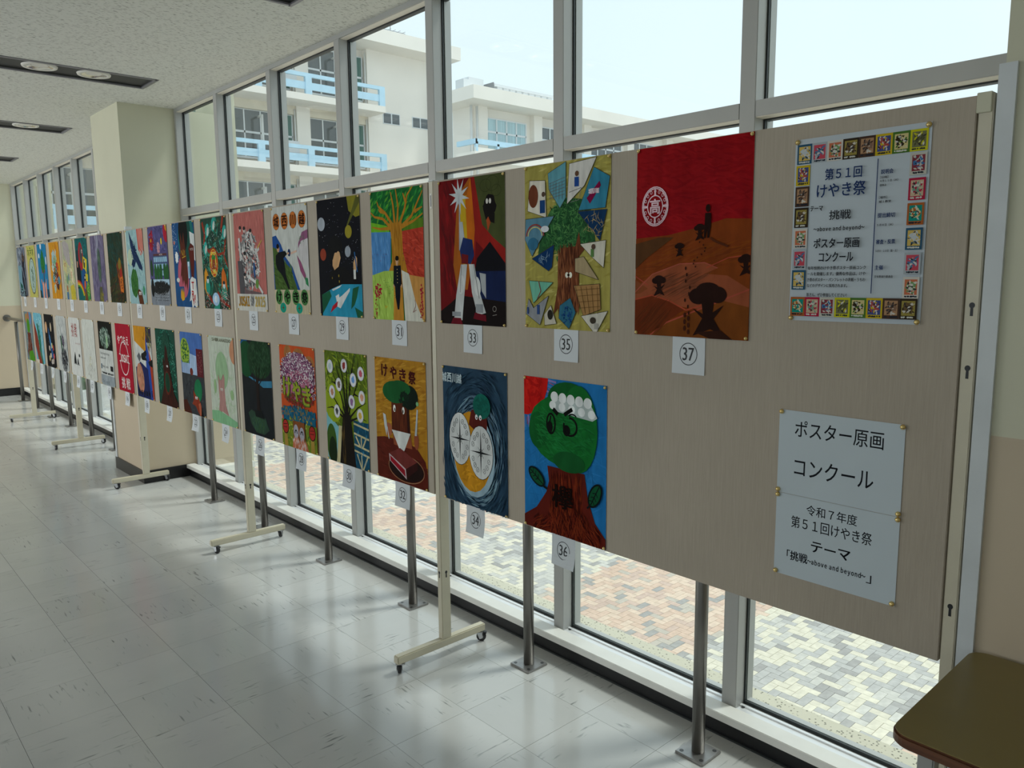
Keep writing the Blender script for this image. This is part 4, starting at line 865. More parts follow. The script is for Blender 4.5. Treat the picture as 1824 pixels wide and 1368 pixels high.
def p1(k):
    a = bg('#5c6470', k); a.F(['#4a4c54','#7c8490','#34363c','#8c96a0'], 220, 182, 200, 190, 200, 60, 14, 70, 40).P('#5e7c88', 0, 190, 150, 190, 200, 420, 90, 470, 0, 400).P('#24242a', 230, 60, 330, 100, 300, 200, 340, 515, 220, 515, 150, 330).L('#7a8490', 14, 200, 210, 260, 330, 300, 500).F('#5e4a34', 40, 270, 110, 60, 50, 34, 8).P('#1c4438', 40, 360, 150, 400, 150, 450, 60, 450).F(['#101216','#7c9ca0'], 120, 130, 470, 130, 46, 30, 6); return a
def p36(k):
    a = bg('#1c6298', k); a.F(['#1f669c','#1a5d92','#216aa2'], 260, 182, 257, 190, 262, 60, 6)
    for i in range(15): t_ = math.radians(-8+i*8); a.L('#7a6c9c' if i % 2 else '#3c6aa0', 7, 112*math.cos(t_), 6+128*math.sin(t_), 150*math.cos(t_), 10+165*math.sin(t_)).L('#8f4a5c', 3, 118*math.cos(t_+.06), 6+134*math.sin(t_+.06), 140*math.cos(t_+.06), 10+155*math.sin(t_+.06))
    a.E('#a8140f', 0, 0, 114, 132); a.F(['#b01c14','#980f0c'], 50, 30, 40, 60, 70, 40, 10)
    tk = '#481008'; a.P('#501810', 110, 290, 275, 290, 290, 370, 320, 440, 364, 482, 364, 515, 0, 515, 0, 478, 60, 440, 105, 380, 118, 340)
    a.V(['#5c1c0e','#340d08','#6b2812','#3c1008'], 420, 126, 318, 264, 440, 50, 4, 86, 9).V(['#5c1c0e','#340d08','#6b2812'], 330, 118, 430, 290, 515, 50, 4, 80, 30).V(['#5c1c0e','#340d08','#6b2812'], 70, 50, 470, 118, 515, 40, 4, -40, 20).V(['#5c1c0e','#340d08','#6b2812'], 70, 290, 460, 335, 515, 44, 4, 45, 20)
    g = '#0d4c20'; a.E(g, 205, 60, 90, 56).E('#115a24', 180, 165, 150, 118, wob=.02).E('#115a24', 250, 150, 80, 140).E(g, 70, 175, 44, 62).F(['#145f28','#0f5022','#186630'], 260, 185, 170, 120, 100, 44, 6, 15, 40).E('#114a22', 210, 262, 70, 34)
    a.P('#9aa4a2', 140, 62, 300, 62, 330, 104, 310, 116, 160, 104, 125, 90)
    for i in range(5): a.E('#c4c8c6', 146+i*36, 56+i*1.5, 17, 17).E('#c4c8c6', 138+i*42, 84+i*3, 15, 14)
    a.O('#0c0e0c', 130, 146, 22, 36, 7).L('#0c0e0c', 6, 130, 120, 118, 165).E('#0c0e0c', 125, 158, 13, 20).O('#0c0e0c', 216, 146, 32, 32, 7, 22, -100, 200).E('#0c0e0c', 200, 160, 16, 18).L('#0c0e0c', 14, 140, 96, 162, 112).L('#0c0e0c', 13, 190, 110, 225, 88).O('#0c0e0c', 226, 112, 18, 10, 5, 10, 180, 360)
    for x, y, r in ((62, 335, 35), (322, 350, -62)):
        a.E('#0b1414', x, y, 44, 25, r).E('#0c4428', x, y, 37, 19, r); c_, s_ = math.cos(math.radians(r)), math.sin(math.radians(r)); a.L('#0b1414', 4, x-36*c_, y-36*s_, x+36*c_, y+36*s_)
        for q in (-20, -5, 10): a.L('#0b1414', 3, x+q*c_, y+q*s_, x+(q-8)*c_-12*s_, y+(q-8)*s_+12*c_).L('#0b1414', 3, x+q*c_, y+q*s_, x+(q-8)*c_+12*s_, y+(q-8)*s_-12*c_)
    a.L('#0b1414', 8, 95, 362, 112, 368).L('#0b1414', 6, 300, 385, 290, 396).T('#120604', '欅', 136, 345, 92, 76, 1.8); return a
def p34(k):
    a = bg('#1c2c3c', k); a.R('#22384a', 0, 0, 364, 515)
    for i in range(560):
        t_ = random.uniform(0, 6.283); r = random.uniform(.9, 1.9) if i > 200 else random.uniform(.9, 1.3); x, y = 195+118*r*math.cos(t_), 300+165*r*math.sin(t_)
        if 0 < x < 364 and 0 < y < 515:
            c = random.choice(['#263e50','#1e3446','#2c4658','#1a2c3e'] if r > 1.25 else ['#5c7484','#4c6476','#64808c','#3c5668']); d = math.degrees(math.atan2(165*math.cos(t_), -118*math.sin(t_))); a.V([c], 1, x, y, x+1, y+1, 56, 6, d, 6)
    a.E('#8299a4', 190, 315, 118, 158).E('#a8741a', 180, 305, 108, 150).F(['#b5801c','#9a6814'], 60, 180, 350, 80, 90, 36, 10)
    a.P('#4c1a14', 168, 190, 180, 150, 215, 138, 262, 150, 268, 190, 262, 250, 225, 235, 165, 205).E('#0f5448', 238, 130, 48, 46).F('#0c483e', 30, 238, 130, 38, 36, 26, 8); face(a, 220, 172, 1.2)
    for x, y, rx, ry in ((112, 265, 62, 98), (232, 300, 66, 98)):
        a.E('#0e1014', x, y, rx+2, ry+2).E('#b4b6b4', x, y, rx, ry)
        for i in range(4): t_ = i*math.pi/2; a.P('#17181a', x-4*math.sin(t_), y+4*math.cos(t_), x+(rx-4)*math.cos(t_), y+(ry-4)*math.sin(t_), x+4*math.sin(t_), y-4*math.cos(t_))
        for i in range(4): t_ = math.pi/4+i*math.pi/2; a.L('#26282a', 1.5, x, y, x+22*math.cos(t_), y+26*math.sin(t_))
        a.O('#26282a', x, y, 12, 14, 1.5)
        for i in range(16):
            if i % 4: t_ = i*math.pi/8; a.O('#26282a', x+rx*.72*math.cos(t_), y+ry*.72*math.sin(t_), 8, 10, 1.5, 8).L('#26282a', 1.2, x+rx*.72*math.cos(t_)-4, y+ry*.72*math.sin(t_)+5, x+rx*.72*math.cos(t_)+4, y+ry*.72*math.sin(t_)-5)
    a.TR('#9aa8ac', '城西川越', 14, 24, 118, 34); return a
def p32(k):
    a = bg('#94681c', k); a.V(['#a0741f','#8a5c18','#a87c28'], 200, 0, 0, 364, 350, 60, 12, -12, 12)
    a.P('#4c1a10', 0, 345, 60, 335, 200, 335, 290, 350, 350, 400, 364, 450, 364, 515, 0, 515); a.V(['#541e14','#42160e'], 60, 0, 360, 350, 515, 50, 9, 10, 12)
    for i, ch in enumerate('けやき祭'): a.T('#3c0e0a', ch, 52+i*66, 28+i*5, 44, 50, 2.2)
    a.E('#8a5034', 95, 300, 26, 28).E('#7a4028', 292, 322, 16, 36).P('#7a4028', 120, 268, 250, 270, 262, 360, 130, 360)
    a.P('#4a2010', 120, 150, 232, 150, 240, 312, 118, 312).P('#2a120c', 226, 150, 246, 190, 250, 312, 232, 312).V(['#562814','#3c180c'], 30, 126, 200, 225, 285, 60, 5, 88, 4)
    a.E('#0c1810', 250, 150, 60, 50).E('#144a24', 145, 138, 88, 46).E('#144a24', 185, 118, 74, 32).F(['#0c2014'], 60, 215, 160, 36, 30, 22, 8)
    a.P('#b8bab6', 118, 298, 252, 298, 205, 376, 172, 376); a.E('#c8c6be', 142, 206, 9, 15).E('#c8c6be', 206, 208, 9, 15).E('#14100e', 145, 210, 4, 8).E('#14100e', 203, 212, 4, 8)
    a.P('#a9adad', 55, 235, 75, 240, 84, 290, 78, 330, 64, 290).L('#a9adad', 5, 84, 290, 96, 340).P('#9aa0a2', 300, 190, 308, 195, 296, 300, 282, 302).E('#6a9a6a', 304, 170, 9)
    a.E('#1c0f0c', 215, 450, 122, 52).O('#8f6a4c', 215, 450, 128, 58, 3, 30).P('#5e2824', 96, 400, 175, 368, 296, 408, 210, 452).P('#2c100e', 210, 452, 296, 408, 296, 440, 215, 490).P('#a89496', 92, 402, 212, 450, 218, 494, 96, 432).P('#7a0f1c', 100, 410, 206, 456, 210, 484, 102, 432)
    for i in range(10): a.L('#98222c', 2, 106+i*10, 414+i*4.4, 108+i*10, 434+i*4.6)
    return a
def p30(k):
    a = bg('#4a5a14', k); a.P('#6a9aa0', 0, 290, 110, 350, 130, 515, 0, 515).F(['#56701c','#6a7c1c','#34441a','#7a8a24'], 300, 200, 150, 200, 200, 40, 10, 60, 60)
    a.E('#7a8a1c', 70, 240, 80, 90).E('#6a7c1c', 300, 240, 90, 80); a.P('#6a9aa0', 0, 300, 60, 330, 120, 350, 125, 515, 0, 515).P('#a8a078', 110, 340, 140, 340, 120, 515, 80, 515)
    a.R('#123c50', 240, 300, 364, 515)
    for y in (318, 362, 412, 440): a.L('#a8a078', 9, 240, y-4, 364, y+10)
    for q in ((255,370, 290,412), (340,370, 310,415), (262,450, 300,515), (350,450, 310,515), (300,370, 300,412), (300,450, 300,515)): a.L('#a8a078', 9, *q)
    a.V(['#2c7898','#1c5c7c'], 60, 245, 300, 364, 510, 26, 3, 90, 6).E('#2f4a18', 40, 430, 45, 90).E('#14240f', 50, 470, 36, 70)
    d = '#14100c'; a.P(d, 150, 280, 215, 280, 225, 340, 250, 515, 110, 515, 130, 400)
    for q in ((175,290, 140,200, 90,120, 40,70), (185,290, 190,150, 200,40), (195,290, 240,200, 290,120, 330,50), (170,300, 80,220, 20,190), (200,300, 280,240, 350,210), (180,280, 160,120, 120,20), (190,280, 230,120, 260,20), (160,300, 60,260, 10,270), (205,310, 290,280, 350,290), (110,150, 60,140), (250,180, 300,190), (150,160, 100,60), (215,170, 240,60)): a.L(d, 11, *q, w2=2)
    a.V(['#4c3c1c'], 26, 135, 320, 165, 510, 60, 3, 90, 5)
    for x, y, c in ((50, 72, '#9aa8ac'), (175, 60, '#7a2c2c'), (315, 85, '#a04858'), (250, 118, '#5a80b0'), (125, 150, '#5c4a40'), (62, 190, '#a07058'), (318, 190, '#b08068'), (232, 218, '#7a5a80'), (100, 275, '#3a3c3c'), (300, 272, '#b0903c')): a.E('#a8a6b4', x, y, 27, 31).E('#b9bab8', x, y, 23, 27).E(c, x, y, 13, 16, wob=.2)
    return a
def p28(k):
    a = bg('#a8431c', k); a.E('#8a5a30', 90, 40, 40, 40).E('#8a5a30', 200, 50, 60, 40).E('#8a5a30', 310, 80, 50, 40)
    a.E('#7c5068', 182, 150, 176, 120).E('#94586c', 182, 200, 150, 80); a.F(['#3c1438','#c0b8bc','#5a2450','#c4c0c0'], 620, 182, 110, 176, 80, 10, 7).F(['#b4acb0','#4c1c3c'], 200, 20, 170, 40, 80, 10, 7).F(['#b4acb0','#4c1c3c'], 200, 345, 170, 40, 80, 10, 7)
    a.F(['#6c1c1c','#3c4a24','#7c2c28'], 340, 190, 262, 150, 34, 14, 8); a.R('#0f4c64', 20, 310, 355, 380).F(['#14546c','#6a5c34','#0c4058'], 160, 182, 340, 190, 40, 26, 9)
    for i, ch in enumerate('けやき'): a.T('#3c6020', ch, 34+i*100, 160+i*14, 82, 100, 5).T('#7d8424', ch, 38+i*100, 164+i*14, 76, 92, 3)
    a.R('#5c6c1c', 0, 380, 364, 515); a.F(['#7a8424','#3c5424','#a0983c'], 140, 182, 430, 190, 80, 22, 7); a.P('#6a3c1c', 122, 375, 245, 375, 245, 470, 122, 470).L('#14100c', 8, 245, 372, 252, 465).E('#8a8890', 152, 428, 26, 36).E('#8a8890', 212, 436, 26, 36)
    for x in (152, 212): a.O('#100c0c', x, 438, 15, 20, 7, 12, 180, 360)
    a.P('#98583c', 115, 470, 255, 470, 280, 515, 110, 515); a.F(['#b9aaa4','#a05a3c','#b0705c'], 130, 185, 490, 80, 32, 26, 5, 85, 12)
    for x in (42, 320): a.P('#8a7030', x-16, 440, x+16, 440, x+20, 515, x-18, 515).E('#8c241c', x, 415, 32, 36, wob=.1).O('#14100c', x, 415, 34, 38, 5); a.L('#14100c', 3, x-22, 405, x+20, 400).L('#14100c', 3, x-22, 420, x+16, 418)
    return a
def p26(k):
    a = bg('#15191c', k); a.P('#12446c', 0, 0, 90, 0, 0, 60).P('#2c6480', 0, 150, 90, 195, 200, 215, 364, 200, 364, 235, 260, 245, 190, 225, 0, 185).E('#0f3c20', 60, 105, 95, 100).E('#16301c', 230, 90, 150, 110).F(['#234428','#0c2414','#34543a'], 320, 240, 90, 124, 100, 26, 4, 85, 40)
    a.P('#1a1210', 175, 200, 205, 200, 208, 360, 222, 400, 160, 400, 172, 360)
    for q in ((190,250, 130,190, 100,150), (190,250, 250,200, 300,160), (190,240, 180,120), (195,240, 230,120)): a.L('#1a1210', 9, *q, w2=2)
    a.P('#24382c', 60, 400, 100, 380, 270, 410, 310, 470, 250, 500, 150, 500, 90, 460).F(['#2f4c30','#284434'], 110, 190, 445, 90, 46, 26, 8, 80, 12).P('#0c1112', 140, 375, 230, 375, 260, 415, 150, 412); return a
def p24(k):
    a = bg('#a3aa9c', k); a.F(['#94a48a','#9aa890','#a8aca0'], 160, 182, 300, 180, 220, 50, 12); a.E('#7f9a78', 180, 200, 90, 110).E('#a8785c', 364, 80, 60, 70).P('#94706a', 120, 230, 150, 260, 175, 250, 200, 215, 215, 240, 205, 300, 215, 400, 250, 460, 160, 440, 100, 470, 125, 380, 120, 290)
    a.E('#7f9a70', 70, 300, 20, 44).E('#7f9a70', 310, 330, 24, 30).P('#6f9a74', 0, 450, 110, 440, 250, 460, 364, 480, 364, 515, 0, 515); face(a, 165, 310, 1.1, '#b8bab0').TR('#6a6c5c', 'SHIRANAEDO', 60, 12, 270, 18); a.L('#8a6c64', 3, 120, 225, 150, 262, 200, 220); return a
def p22(k):
    a = bg('#3c5c94', k); a.R('#2c2f32', 0, 260, 364, 515); a.F(['#34373a','#26282b'], 70, 182, 390, 180, 120, 60, 14); a.E('#7c9430', 75, 130, 78, 92, wob=.05).F(['#1c4a2c'], 60, 75, 130, 66, 80, 22, 14).R('#4c1f14', 60, 200, 78, 260)
    a.R('#7f94b0', 10, 195, 300, 262).P('#8fa4bc', 150, 130, 290, 145, 290, 262, 150, 262)
    for i in range(9): a.L('#3c4c6a', 2, 20+i*32, 150 if i > 3 else 198, 20+i*32, 262)
    a.R('#4c141c', 262, 95, 364, 268).F('#8a5c5c', 60, 312, 180, 44, 76, 7, 4).E('#5c241c', 170, 245, 26, 24).E('#17603c', 262, 355, 62, 74, 20).P('#742c18', 180, 360, 220, 390, 262, 400, 300, 450, 290, 515, 250, 500, 210, 460, 150, 450, 180, 420); face(a, 225, 405, 1.2).P('#9a5038', 255, 440, 290, 430, 300, 500, 270, 515).P('#08090a', 300, 450, 330, 515, 290, 515).P('#3c1810', 0, 440, 60, 430, 110, 480, 140, 515, 0, 515); return a
def p20(k):
    a = bg('#143c30', k); a.F(['#1c6a54','#0f4c3c','#4c8c78','#12382c'], 900, 182, 257, 190, 262, 14, 9); a.E('#12382c', 200, 110, 80, 90); a.F(['#184838'], 60, 200, 110, 70, 80, 20, 9)
    a.P('#2c120c', 165, 180, 180, 120, 195, 100, 215, 130, 225, 190, 262, 300, 300, 420, 364, 480, 364, 515, 30, 515, 110, 400, 130, 300, 120, 210, 135, 190, 150, 240); a.F(['#401810','#22100c'], 80, 210, 400, 70, 100, 60, 5, 80, 15).E('#4c1c10', 190, 360, 56, 80).E('#0c3020', 192, 355, 46, 68); face(a, 205, 245, .9); return a
def p18(k):
    a = bg('#161c44', k); a.R('#a8aaa6', 0, 110, 364, 300).P('#a8741a', 0, 0, 262, 0, 262, 190, 0, 110).P('#1c3a80', 250, 60, 300, 180, 350, 515, 262, 515, 230, 300).P('#141c48', 110, 255, 262, 300, 290, 515, 60, 515, 20, 300).P('#8a3018', 300, 150, 364, 260, 364, 515, 335, 515).F(['#3a4a20','#7a7020','#3c1c14'], 60, 320, 70, 44, 90, 50, 8, 60, 20)
    a.E('#101214', 170, 215, 36, 26).P('#101214', 160, 195, 240, 165, 262, 190, 230, 215, 262, 240, 180, 240).P('#505458', 40, 220, 90, 190, 130, 220, 90, 260).P('#0b0c0e', 280, 245, 364, 225, 364, 280, 300, 270)
    a.E('#a06a54', 90, 375, 74, 108, -14).F(['#b07a64','#6c4434','#8a7858'], 60, 100, 370, 60, 90, 40, 8, 75, 20).T('#0a0a0c', '^keyaki', 30, 450, 290, 56, 2.5).L('#14100c', 4, 190, 70, 210, 95, 230, 40); return a
def p16(k):
    a = bg('#8c0f24', k); a.TR('#c0b8b4', 'やっちえ', 40, 92, 280, 62, .9); a.O('#c0b0b0', 182, 260, 108, 128, 9, 18, 190, 350).O('#c0b0b0', 182, 262, 108, 128, 9, 18, 10, 170).T('#c0b8b4', '^JOSAI', 84, 232, 200, 58, 3); a.L('#c0b0b0', 6, 60, 232, 96, 234).L('#c0b0b0', 6, 270, 236, 306, 236).L('#c0b0b0', 6, 60, 286, 96, 286).L('#c0b0b0', 6, 270, 290, 306, 290).TR('#c0b8b4', '挑戦', 70, 408, 230, 84, .9); return a
def p14(k):
    a = bg('#a5a8a4', k); a.R('#0b0d0c', 0, 0, 364, 225); a.F(['#3c5448','#6c8478','#1c2c24','#94a498'], 240, 175, 130, 140, 80, 40, 10, 70, 40).E('#7c9c78', 225, 160, 24, 50); a.T('#2c2e30', '^Challenge the Day', 24, 248, 240, 26).T('#2c2e30', '^and beyond', 24, 286, 130, 20)
    a.R('#17384c', 20, 345, 44, 385).T('#2c2e30', '^May  June', 60, 352, 150, 28).R('#16181a', 270, 350, 340, 390); a.V(['#26282a'], 50, 20, 412, 340, 420, 14, 14, 90, 10).R('#7c8488', 0, 432, 364, 515).T('#1c2c3c', '^Friend', 40, 470, 180, 34); return a
def p12(k):
    a = bg('#abada6', k); a.O('#9a988c', 170, 140, 80, 110, 3).O('#9c9a90', 190, 160, 110, 140, 2).F(['#a0a094','#98948a'], 70, 180, 260, 130, 180, 50, 2, 80, 20).F(['#7c8078','#8a8478'], 60, 200, 440, 130, 60, 20, 5, 80, 30).F('#a09c70', 16, 200, 360, 30, 50, 26, 5); return a
def p10(k):
    a = bg('#adaeaa', k); a.TR('#7a3430', '挑戦', 80, 50, 210, 120, .9).T('#7a2c34', '^above and beyond', 190, 215, 150, 22); a.P('#1c1e1e', 105, 470-95, 130, 330, 150, 300, 165, 330, 185, 410, 100, 408).P('#26282a', 205, 410, 215, 370, 235, 350, 262, 412).E('#1c1e1e', 290, 330, 22, 14).L('#2c2c2c', 4, 95, 412, 280, 416); a.F('#3c3e3e', 16, 290, 326, 30, 14, 16, 4); return a
def p8(k):
    a = bg('#9c9f9c', k); a.F(['#84888a','#b0b2ae','#7c8084'], 160, 182, 250, 180, 240, 50, 8, 80, 40).E('#7e8484', 200, 170, 44, 80).E('#a8aaa8', 210, 130, 26, 36).P('#34503c', 120, 190, 160, 180, 190, 330, 150, 340).F(['#2c2c30','#55585c','#1c1c20'], 260, 230, 400, 110, 110, 46, 8, 80, 40).F(['#503c54','#34303c'], 50, 220, 230, 44, 60, 34, 8, 70, 30); return a
def p6(k):
    a = bg('#0b0c12', k); a.F('#a0a4ac', 40, 180, 160, 180, 160, 4, 4).E('#a88464', 60, 130, 42, 56).E('#a89a84', 250, 120, 24, 44).P('#1c4470', 130, 120, 170, 150, 250, 330, 300, 420, 220, 420, 150, 240).P('#3c6c94', 150, 200, 190, 200, 240, 330, 200, 330)
    for x, y, c in ((140, 330, '#a8a09a'), (170, 400, '#b0a894'), (120, 430, '#a89a70'), (290, 320, '#8a2c30'), (300, 400, '#a83c3c'), (260, 450, '#b0a49c'), (200, 460, '#a8a09a'), (240, 300, '#a8a070')): a.E(c, x, y, 26, 26, wob=.25).E('#7a6a3c', x, y, 6)
    return a
def p4(k):
    a = bg('#5c94a4', k); a.F(['#70a8b4','#4c8498','#94b8bc'], 90, 250, 150, 120, 160, 50, 12).P('#6c2c20', 0, 70, 120, 210, 250, 515, 110, 515, 0, 330).P('#1c5c48', 120, 100, 180, 120, 230, 220, 262, 420, 300, 515, 250, 515, 180, 330).F(['#246a50','#154c3c'], 120, 210, 280, 60, 180, 34, 8, 75, 20).R('#b0a89a', 0, 480, 120, 515).F('#a8bcbc', 20, 300, 350, 40, 120, 60, 6, 80, 10); return a
def p2(k):
    a = bg('#5c6c70', k); a.E('#8a6a3c', 110, 70, 60, 50).E('#4c6c8c', 280, 60, 70, 70).E('#8c5c44', 200, 50, 50, 50).E('#3c7418', 180, 150, 70, 80, wob=.08).P('#4a1f18', 110, 220, 262, 220, 262, 300, 300, 440, 120, 515, 40, 420, 130, 330).F(['#5c2c20','#34140f','#7c4c38'], 120, 180, 340, 110, 120, 50, 8, 60, 50).P('#3c7418', 140, 420, 290, 400, 364, 470, 364, 515, 90, 515).L('#8c8478', 9, 20, 180, 130, 515).L('#8c8478', 6, 150, 400, 270, 250); return a
INFO = {37: ('red desert picture with tree shadows and a white school crest', 'paint'), 35: ('tree picture ringed by pointed scene fragments on yellow', 'crayon'), 33: ('dark red picture with a white star burst and blocky white shapes', 'paint'),
 31: ('four-season tree picture with a student walking a road', 'crayon'), 29: ('night-sky picture with planets, a student and a rocket', 'paint'), 27: ('picture with orange and green lettered discs and a reclining student', 'crayon'),
 25: ('pink picture of a grey crowd pile above gold lettering', 'crayon'), 23: ('green and orange picture with a round yellow emblem', 'paint'), 21: ('blue picture of a brown tree and red TRY letters', 'paint'), 19: ('purple picture of a school building mirrored in black', 'paint'),
 17: ('pale blue picture of a flying dark bird above a tree', 'crayon'), 15: ('dark green picture with an orange lit hollow', 'paint'), 13: ('purple-grey streaky picture of a slim tree', 'crayon'), 11: ('teal picture with red, yellow and blue birds and rainbow', 'paint'),
 9: ('pale yellow-green collage picture with a grey slab', 'crayon'), 7: ('orange picture with a burst of jumbled shapes', 'paint'), 5: ('blue picture of two hands holding up a tree', 'paint'), 3: ('yellow picture with a grey-green oval', 'crayon'), 1: ('grey-blue picture of a dark bare trunk', 'crayon'),
 36: ('blue picture of a frowning green tree with headband', 'paint'), 34: ('dark blue picture of an orange moon and two white discs', 'paint'), 32: ('ochre picture of a tree at table with dark cake', 'paint'), 30: ('picture of a black trunk with club badges in branches', 'paint'),
 28: ('picture of a pink blossom crown over a smiling trunk', 'paint'), 26: ('dark picture of a tree on a round green island', 'paint'), 24: ('very pale crayon picture of a tree with eyes', 'crayon'), 22: ('picture of a red fox-like shape below a school', 'paint'),
 20: ('green dotted picture of a hollow brown trunk', 'paint'), 18: ('blue and orange picture with a pink oval', 'paint'), 16: ('crimson picture with white hand lettering', 'paint'), 14: ('black and white poster-like picture with text lines', 'paint'),
 12: ('almost blank white pencil picture', 'crayon'), 10: ('white picture with red characters and small ink figures', 'crayon'), 8: ('grey ink-wash picture of a figure', 'crayon'), 6: ('black picture with a blue diagonal and flowers', 'paint'),
 4: ('light blue picture with a brown slope', 'paint'), 2: ('green and brown picture of a crossed trunk', 'paint')}
SHORT = {37: 'red desert picture', 35: 'yellow picture with pointed scene fragments', 33: 'dark red picture with white star burst', 31: 'four-season tree picture', 29: 'night-sky picture with rocket', 27: 'white picture with lettered discs',
 25: 'pink crowd picture', 23: 'green picture with round yellow emblem', 21: 'blue picture with red TRY letters', 19: 'purple school mirror picture', 17: 'pale blue bird picture', 15: 'dark green picture with orange hollow', 13: 'purple-grey streaky picture',
 11: 'teal picture with rainbow', 9: 'pale yellow-green collage picture', 7: 'orange burst picture', 5: 'blue picture of lifted hands', 3: 'yellow picture with grey oval', 1: 'grey-blue bare trunk picture', 36: 'blue picture of frowning green tree',
 34: 'dark blue moon picture', 32: 'ochre picture of tree at table', 30: 'black trunk picture with badges', 28: 'pink blossom crown picture', 26: 'dark green island picture', 24: 'pale crayon tree picture', 22: 'picture of red shape below school',
 20: 'green dotted hollow trunk picture', 18: 'blue and orange picture with pink oval', 16: 'crimson picture with white lettering', 14: 'black and white text picture', 12: 'nearly blank white picture', 10: 'white picture with red characters',
 8: 'grey ink-wash picture', 6: 'black picture with flowers', 4: 'light blue picture with brown slope', 2: 'green and brown crossed trunk picture'}
LEFT_T = {37: 1.417, 35: 1.876, 33: 2.337, 31: 2.800, 29: 3.247, 27: 3.705, 25: 4.160, 23: 4.630, 21: 5.098, 19: 5.560, 17: 6.028, 15: 6.490, 13: 6.955, 11: 7.42, 9: 7.86, 7: 8.34, 5: 8.83, 3: 9.30, 1: 9.765}
LEFT_B = {36: 1.885, 34: 2.335, 32: 2.808, 30: 3.235, 28: 3.692, 26: 4.159, 24: 4.621, 22: 5.087, 20: 5.552, 18: 6.015, 16: 6.462, 14: 6.93, 12: 7.42, 10: 7.86, 8: 8.33, 6: 8.80, 4: 9.27, 2: 9.72}
def tack(y, z, lab, r=.0055):
    o = MB().lathe((XF-.0056, y, z), [(r*.3, .0054), (r*.55, .0035), (r, .002), (r*.95, -.0005), (r*.55, -.0032), (r*.12, -.0042)], 'x', 12).build('thumbtack', 'brass')
    tag(o, lab, 'thumbtack', 'brass thumbtacks in the display boards'); return o
def kk(n): return (1.5 if n >= 33 else 1.45 if n >= 25 else 1.4 if n >= 17 else 1.4)*K_ART
K_ART = 1.0
TAGX = []
for n, (lab, mt) in INFO.items():
    topr = n % 2 == 1; yl = (LEFT_T if topr else LEFT_B)[n]; zt = (1.870 if n > 34 else 1.866) if topr else 1.193
    a = globals()['p%d' % n](kk(n)); xx = XF-.0016-(.0012 if n < 30 else 0)
    o = a.build('picture', mt, yl, zt, xx); tag(o, lab+', above tag %d' % n, 'picture', 'painted student pictures on the boards')
    for nm, dy, dz in (('top left', .006, .006), ('top right', .358, .006), ('bottom left', .006, .509), ('bottom right', .358, .509)):
        tack(yl-dy, zt-dz, 'brass thumbtack %s on the %s' % (nm, SHORT[n]))
    # number tag hanging below the picture: thin curled paper with a circled number
    W, H = .105, .105; yc = yl-.182-(.002 if topr else .0); z1 = (zt-.515 if topr else ZB)
    b = MB(); N = 8; rr = random.Random(n); cl = (.020 if not topr else .003)*rr.uniform(.6, 1.3); sk = rr.uniform(-.3, .5)
    def tx(u_, v_): return XF-.0010-(.0004 if topr else .0)-cl*max(0, v_-.35)**2*(1+sk*(u_-.5)*2)
    for i in range(N+1):
        for q in (0, 1): 
            z = z1+.012-(H+.008)*i/N; x = tx(q, i/N); b.v += [(x, yc+W/2-q*W, z), (x-.0003, yc+W/2-q*W, z)]
    for i in range(N):
        k0, k1 = 4*i, 4*(i+1); b.f += [(k0, k1, k1+2, k0+2), (k0+1, k0+3, k1+3, k1+1), (k0, k0+1, k1+1, k1), (k0+2, k1+2, k1+3, k0+3)]
    b.f += [(0, 2, 3, 1), (4*N, 4*N+1, 4*N+3, 4*N+2)]
    t_ = b.build('number_tag', 'tagpaper'); tag(t_, 'white paper tag %d hanging under the %s' % (n, SHORT[n]), 'number tag', 'white number tags below the pictures')
    V, Fc = glyphs(str(n)); pm_ = bpy.data.meshes.new('printed_number'); vv = []; ff = []
    def put(px, py):   # mm from the tag's visible top centre
        vfrac = (py+12)/((H+.008)*1000); return (tx(.5, vfrac)-.0006, yc-px/1000, z1-py/1000)
    cy_, R1, R2 = 46, 31, 28.6; dw = 36 if n > 9 else 17
    vv = [put(-dw/2+p*dw+e, cy_-18+q*36) for e in (-.7, .7) for p, q in V]; ff = [tuple(reversed(f)) for f in Fc]+[tuple(len(V)+i for i in reversed(f)) for f in Fc]
    for i in range(28):
        aa = 2*math.pi*i/28; vv += [put(R1*.93*math.cos(aa), cy_+R1*math.sin(aa)), put(R2*.93*math.cos(aa), cy_+R2*math.sin(aa))]
    b0 = 2*len(V); ff += [(b0+2*i, b0+2*((i+1) % 28), b0+2*((i+1) % 28)+1, b0+2*i+1) for i in range(28)]
    pm_.from_pydata(vv, [], ff); pm_.materials.append(MT['ink']); po = bpy.data.objects.new('printed_number', pm_); C.objects.link(po); po.parent = t_

